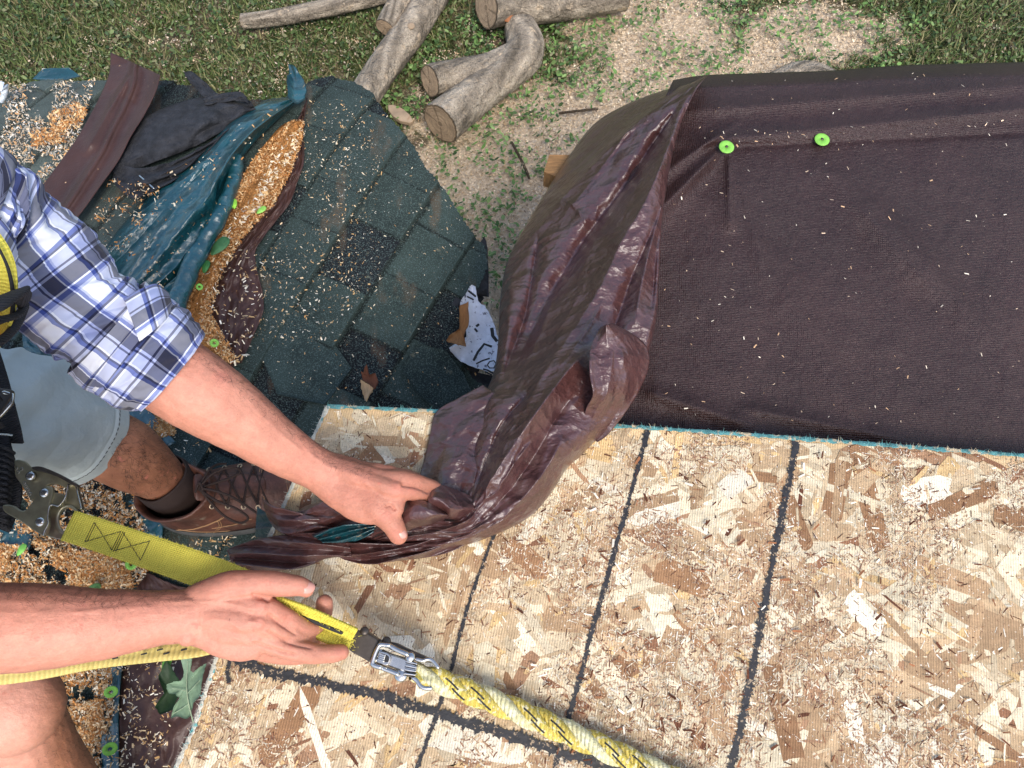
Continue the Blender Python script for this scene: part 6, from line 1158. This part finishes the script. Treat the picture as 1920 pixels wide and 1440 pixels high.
# rope grab -----------------------------------------------------------
gr = thing('rope_grab', 'dark steel rope grab with bright cam clamped on the yellow rope', 'rope grab', tuple(P(725, 1220, .05)))
GZ2 = .062
def q_(x, y, dz=0): return P(620 + x / 8, 1160 + y / 8, GZ2 + dz)
def gp(pts, dz, th, mat, name, bev=.001, round_=False):
    pts = [(*q, 0) for q in pts]; a_ = resample(np.array(pts + [pts[0]], float), 60)[:-1, :2] if round_ else np.array(pts)[:, :2]
    V_, f_ = prism(np.array([q_(x, y, dz) for x, y in a_]), th); return obj(name, V_, f_, mat, gr, smooth=False, bevel=bev)
gp([(290, 185), (330, 155), (400, 165), (560, 215), (700, 300), (720, 360), (640, 520), (600, 665), (460, 580), (330, 510), (210, 425), (210, 375), (260, 365), (310, 375), (330, 300), (290, 250)], .016, .026, MT['darksteel'], 'housing', .003)
gp([(480, 190), (520, 180), (700, 300), (860, 340), (960, 355), (1100, 425), (1300, 515), (1500, 600), (1580, 680), (1340, 640), (1100, 540), (900, 470), (740, 370), (600, 290)], .008, .03, MT['darksteel'], 'side_plate', .002)
gp([(640, 660), (800, 740), (960, 820), (1240, 890), (1260, 860), (1060, 790), (880, 720), (720, 640)], .006, .026, MT['darksteel'], 'side_plate', .002)
gp([(700, 470), (760, 450), (900, 520), (1100, 580), (1290, 670), (1300, 760), (1240, 840), (1040, 790), (820, 710), (680, 640), (660, 560)], .012, .024, MT['steel'], 'cam', .004)
def wire(pts, dz, r, name, mat='steel', n=50, closed=False):
    a_ = np.array([q_(x, y, dz if np.isscalar(dz) else 0) for x, y in pts]); a_ = resample(a_, n); V_, f_ = tube(a_, r, None, 10); obj(name, V_, f_, MT[mat], gr)
wire([(870, 400), (760, 390), (715, 420), (660, 540), (625, 660), (650, 700), (740, 730)], .020, .0030, 'wire_bail'); wire([(870, 400), (1000, 470), (1140, 530)], .018, .0030, 'wire_bail'); wire([(740, 730), (900, 790), (1000, 830)], .016, .0028, 'wire_bail')
wire([(1290, 610), (1380, 630), (1440, 612), (1500, 615), (1560, 660), (1610, 730)], .014, .0024, 'bell_edge'); wire([(1240, 890), (1290, 930), (1340, 1000), (1400, 1040), (1500, 1045)], .010, .0026, 'bell_edge')
gp([(730, 480), (860, 520), (895, 580), (870, 660), (840, 700), (690, 650), (680, 590)], .0195, .006, MT['steel'], 'cam_window', .002, True)
gp([(735, 510), (850, 550), (875, 590), (850, 655), (700, 620), (700, 570)], .0200, .004, MT['stitch'], 'slot', .0005, True)
for i in range(4): wire([(735 - i * 8, 530 + i * 26), (815 - i * 8, 556 + i * 28)], .0215, .0011, 'spring', n=6)
for i in range(4):
    gp([(1130 - i * 10, 620 + i * 62), (1300 - i * 8, 670 + i * 55), (1296 - i * 8, 692 + i * 55), (1122 - i * 10, 650 + i * 62)], .0165, .010, MT['steel'], 'cam_tooth', .001)
for i in range(4):
    gp([(1120 - i * 10, 655 + i * 62), (1290 - i * 8, 698 + i * 55), (1288 - i * 8, 708 + i * 55), (1118 - i * 10, 666 + i * 62)], .0140, .004, MT['stitch'], 'cam_gap', .0003)
V_, f_ = disc(q_(510, 200, .014), (.1, .2, 1), .0055, .006, 18, dome=.001); obj('rivet', V_, f_, MT['darksteel'], gr); V_, f_ = disc(q_(840, 350, .008), (.1, .2, 1), .0055, .007, 18, dome=.001); obj('rivet', V_, f_, MT['darksteel'], gr)
V_, f_ = disc(q_(1200, 580, .010), (0, .1, 1), .006, .007, 18, dome=.001); obj('rivet', V_, f_, MT['steel'], gr); V_, f_ = disc(q_(1060, 850, .004), (0, .1, 1), .008, .007, 18, dome=.001); obj('rivet', V_, f_, MT['steel'], gr)
V_, f_ = prism([q_(0, 150, .012), q_(60, 170, .012), q_(325, 290, .012), q_(300, 365, .012), q_(-40, 220, .012), q_(-60, 170, .012)], .007); obj('steel_link', V_, f_, MT['steel'], gr, smooth=False, bevel=.002)
# three strand rope ------------------------------------------------------
rope = thing('rope', 'thick three strand yellow and white rope with black tracers lying over the board', 'rope', tuple(P(1000, 1350, .02)))
rc, _ = jt([(775, 1258, .052), (800, 1268, .046), (860, 1290, .032), (950, 1325, .024), (1050, 1368, .022), (1130, 1402, .021), (1240, 1452, .021), (1400, 1520, .021), (1520, 1580, .021)], 420)
t_, s_, u_ = frames(rc); L_ = np.r_[0, np.cumsum(np.linalg.norm(np.diff(rc, axis=0), axis=1))]
fl = np.clip(L_ / .03, .6, 1)
for k in range(3):
    ph = 2 * np.pi * (k / 3) - L_ / .105 * 2 * np.pi + .8; hr = .0072 * fl; c = rc + s_ * (np.cos(ph) * hr)[:, None] + u_ * (np.sin(ph) * hr * .95)[:, None]
    n = 26; tt_, ss_, uu_ = frames(c); a = np.linspace(0, 2 * np.pi, n + 1); rr = .0079 * (1 + .04 * np.sin(a * 4)[None] * np.ones((len(c), 1)))
    V_ = c[:, None] + ss_[:, None] * (np.cos(a)[None] * rr)[..., None] + uu_[:, None] * (np.sin(a)[None] * rr)[..., None]; U = np.stack(np.broadcast_arrays(L_[:, None], a[None] / (2 * np.pi) * 5), -1)
    obj('strand', V_.reshape(-1, 3), gridfaces(len(c), n + 1), MT['strand' if k != 1 else 'strandpale'], rope, uv=U.reshape(-1, 2))
    if k != 1:
        sp_k = np.sin(ph); pk = [i for i in range(8, 410) if sp_k[i] > sp_k[i - 1] and sp_k[i] >= sp_k[i + 1]]
        for i0 in pk:
            for off_, sh in ((0, -6), (.0042, 4)):
                ii = np.arange(max(i0 + sh - 7, 1), min(i0 + sh + 8, 418)); o_ = ss_[ii] * math.sin(off_ / .0079) + uu_[ii] * math.cos(off_ / .0079); V_, f_ = tube(c[ii] + o_ * .0080, .0011, .0007, 6); obj('tracer', V_, f_, MT['stitch'], rope)
G = Geo()
for _ in range(1500):
    i = rng.integers(0, 400); b = rng.random() * 3.4 - .2; o_ = s_[i] * math.cos(b) + u_[i] * math.sin(b); cc = rc[i] + o_ * .0142; d = o_ * .6 + t_[i] * rng.normal(.5, .7) + rng.normal(0, .4, 3); d /= np.linalg.norm(d); e = np.cross(d, o_); e /= np.linalg.norm(e) + 1e-9; l2 = .002 + .006 * rng.random() ** 2; G.add([cc - e * .00016, cc + e * .00016, cc + d * l2], [(0, 1, 2)])
tag(G.build('loose_fibres', MT['strandpale'], rope), kind='stuff')
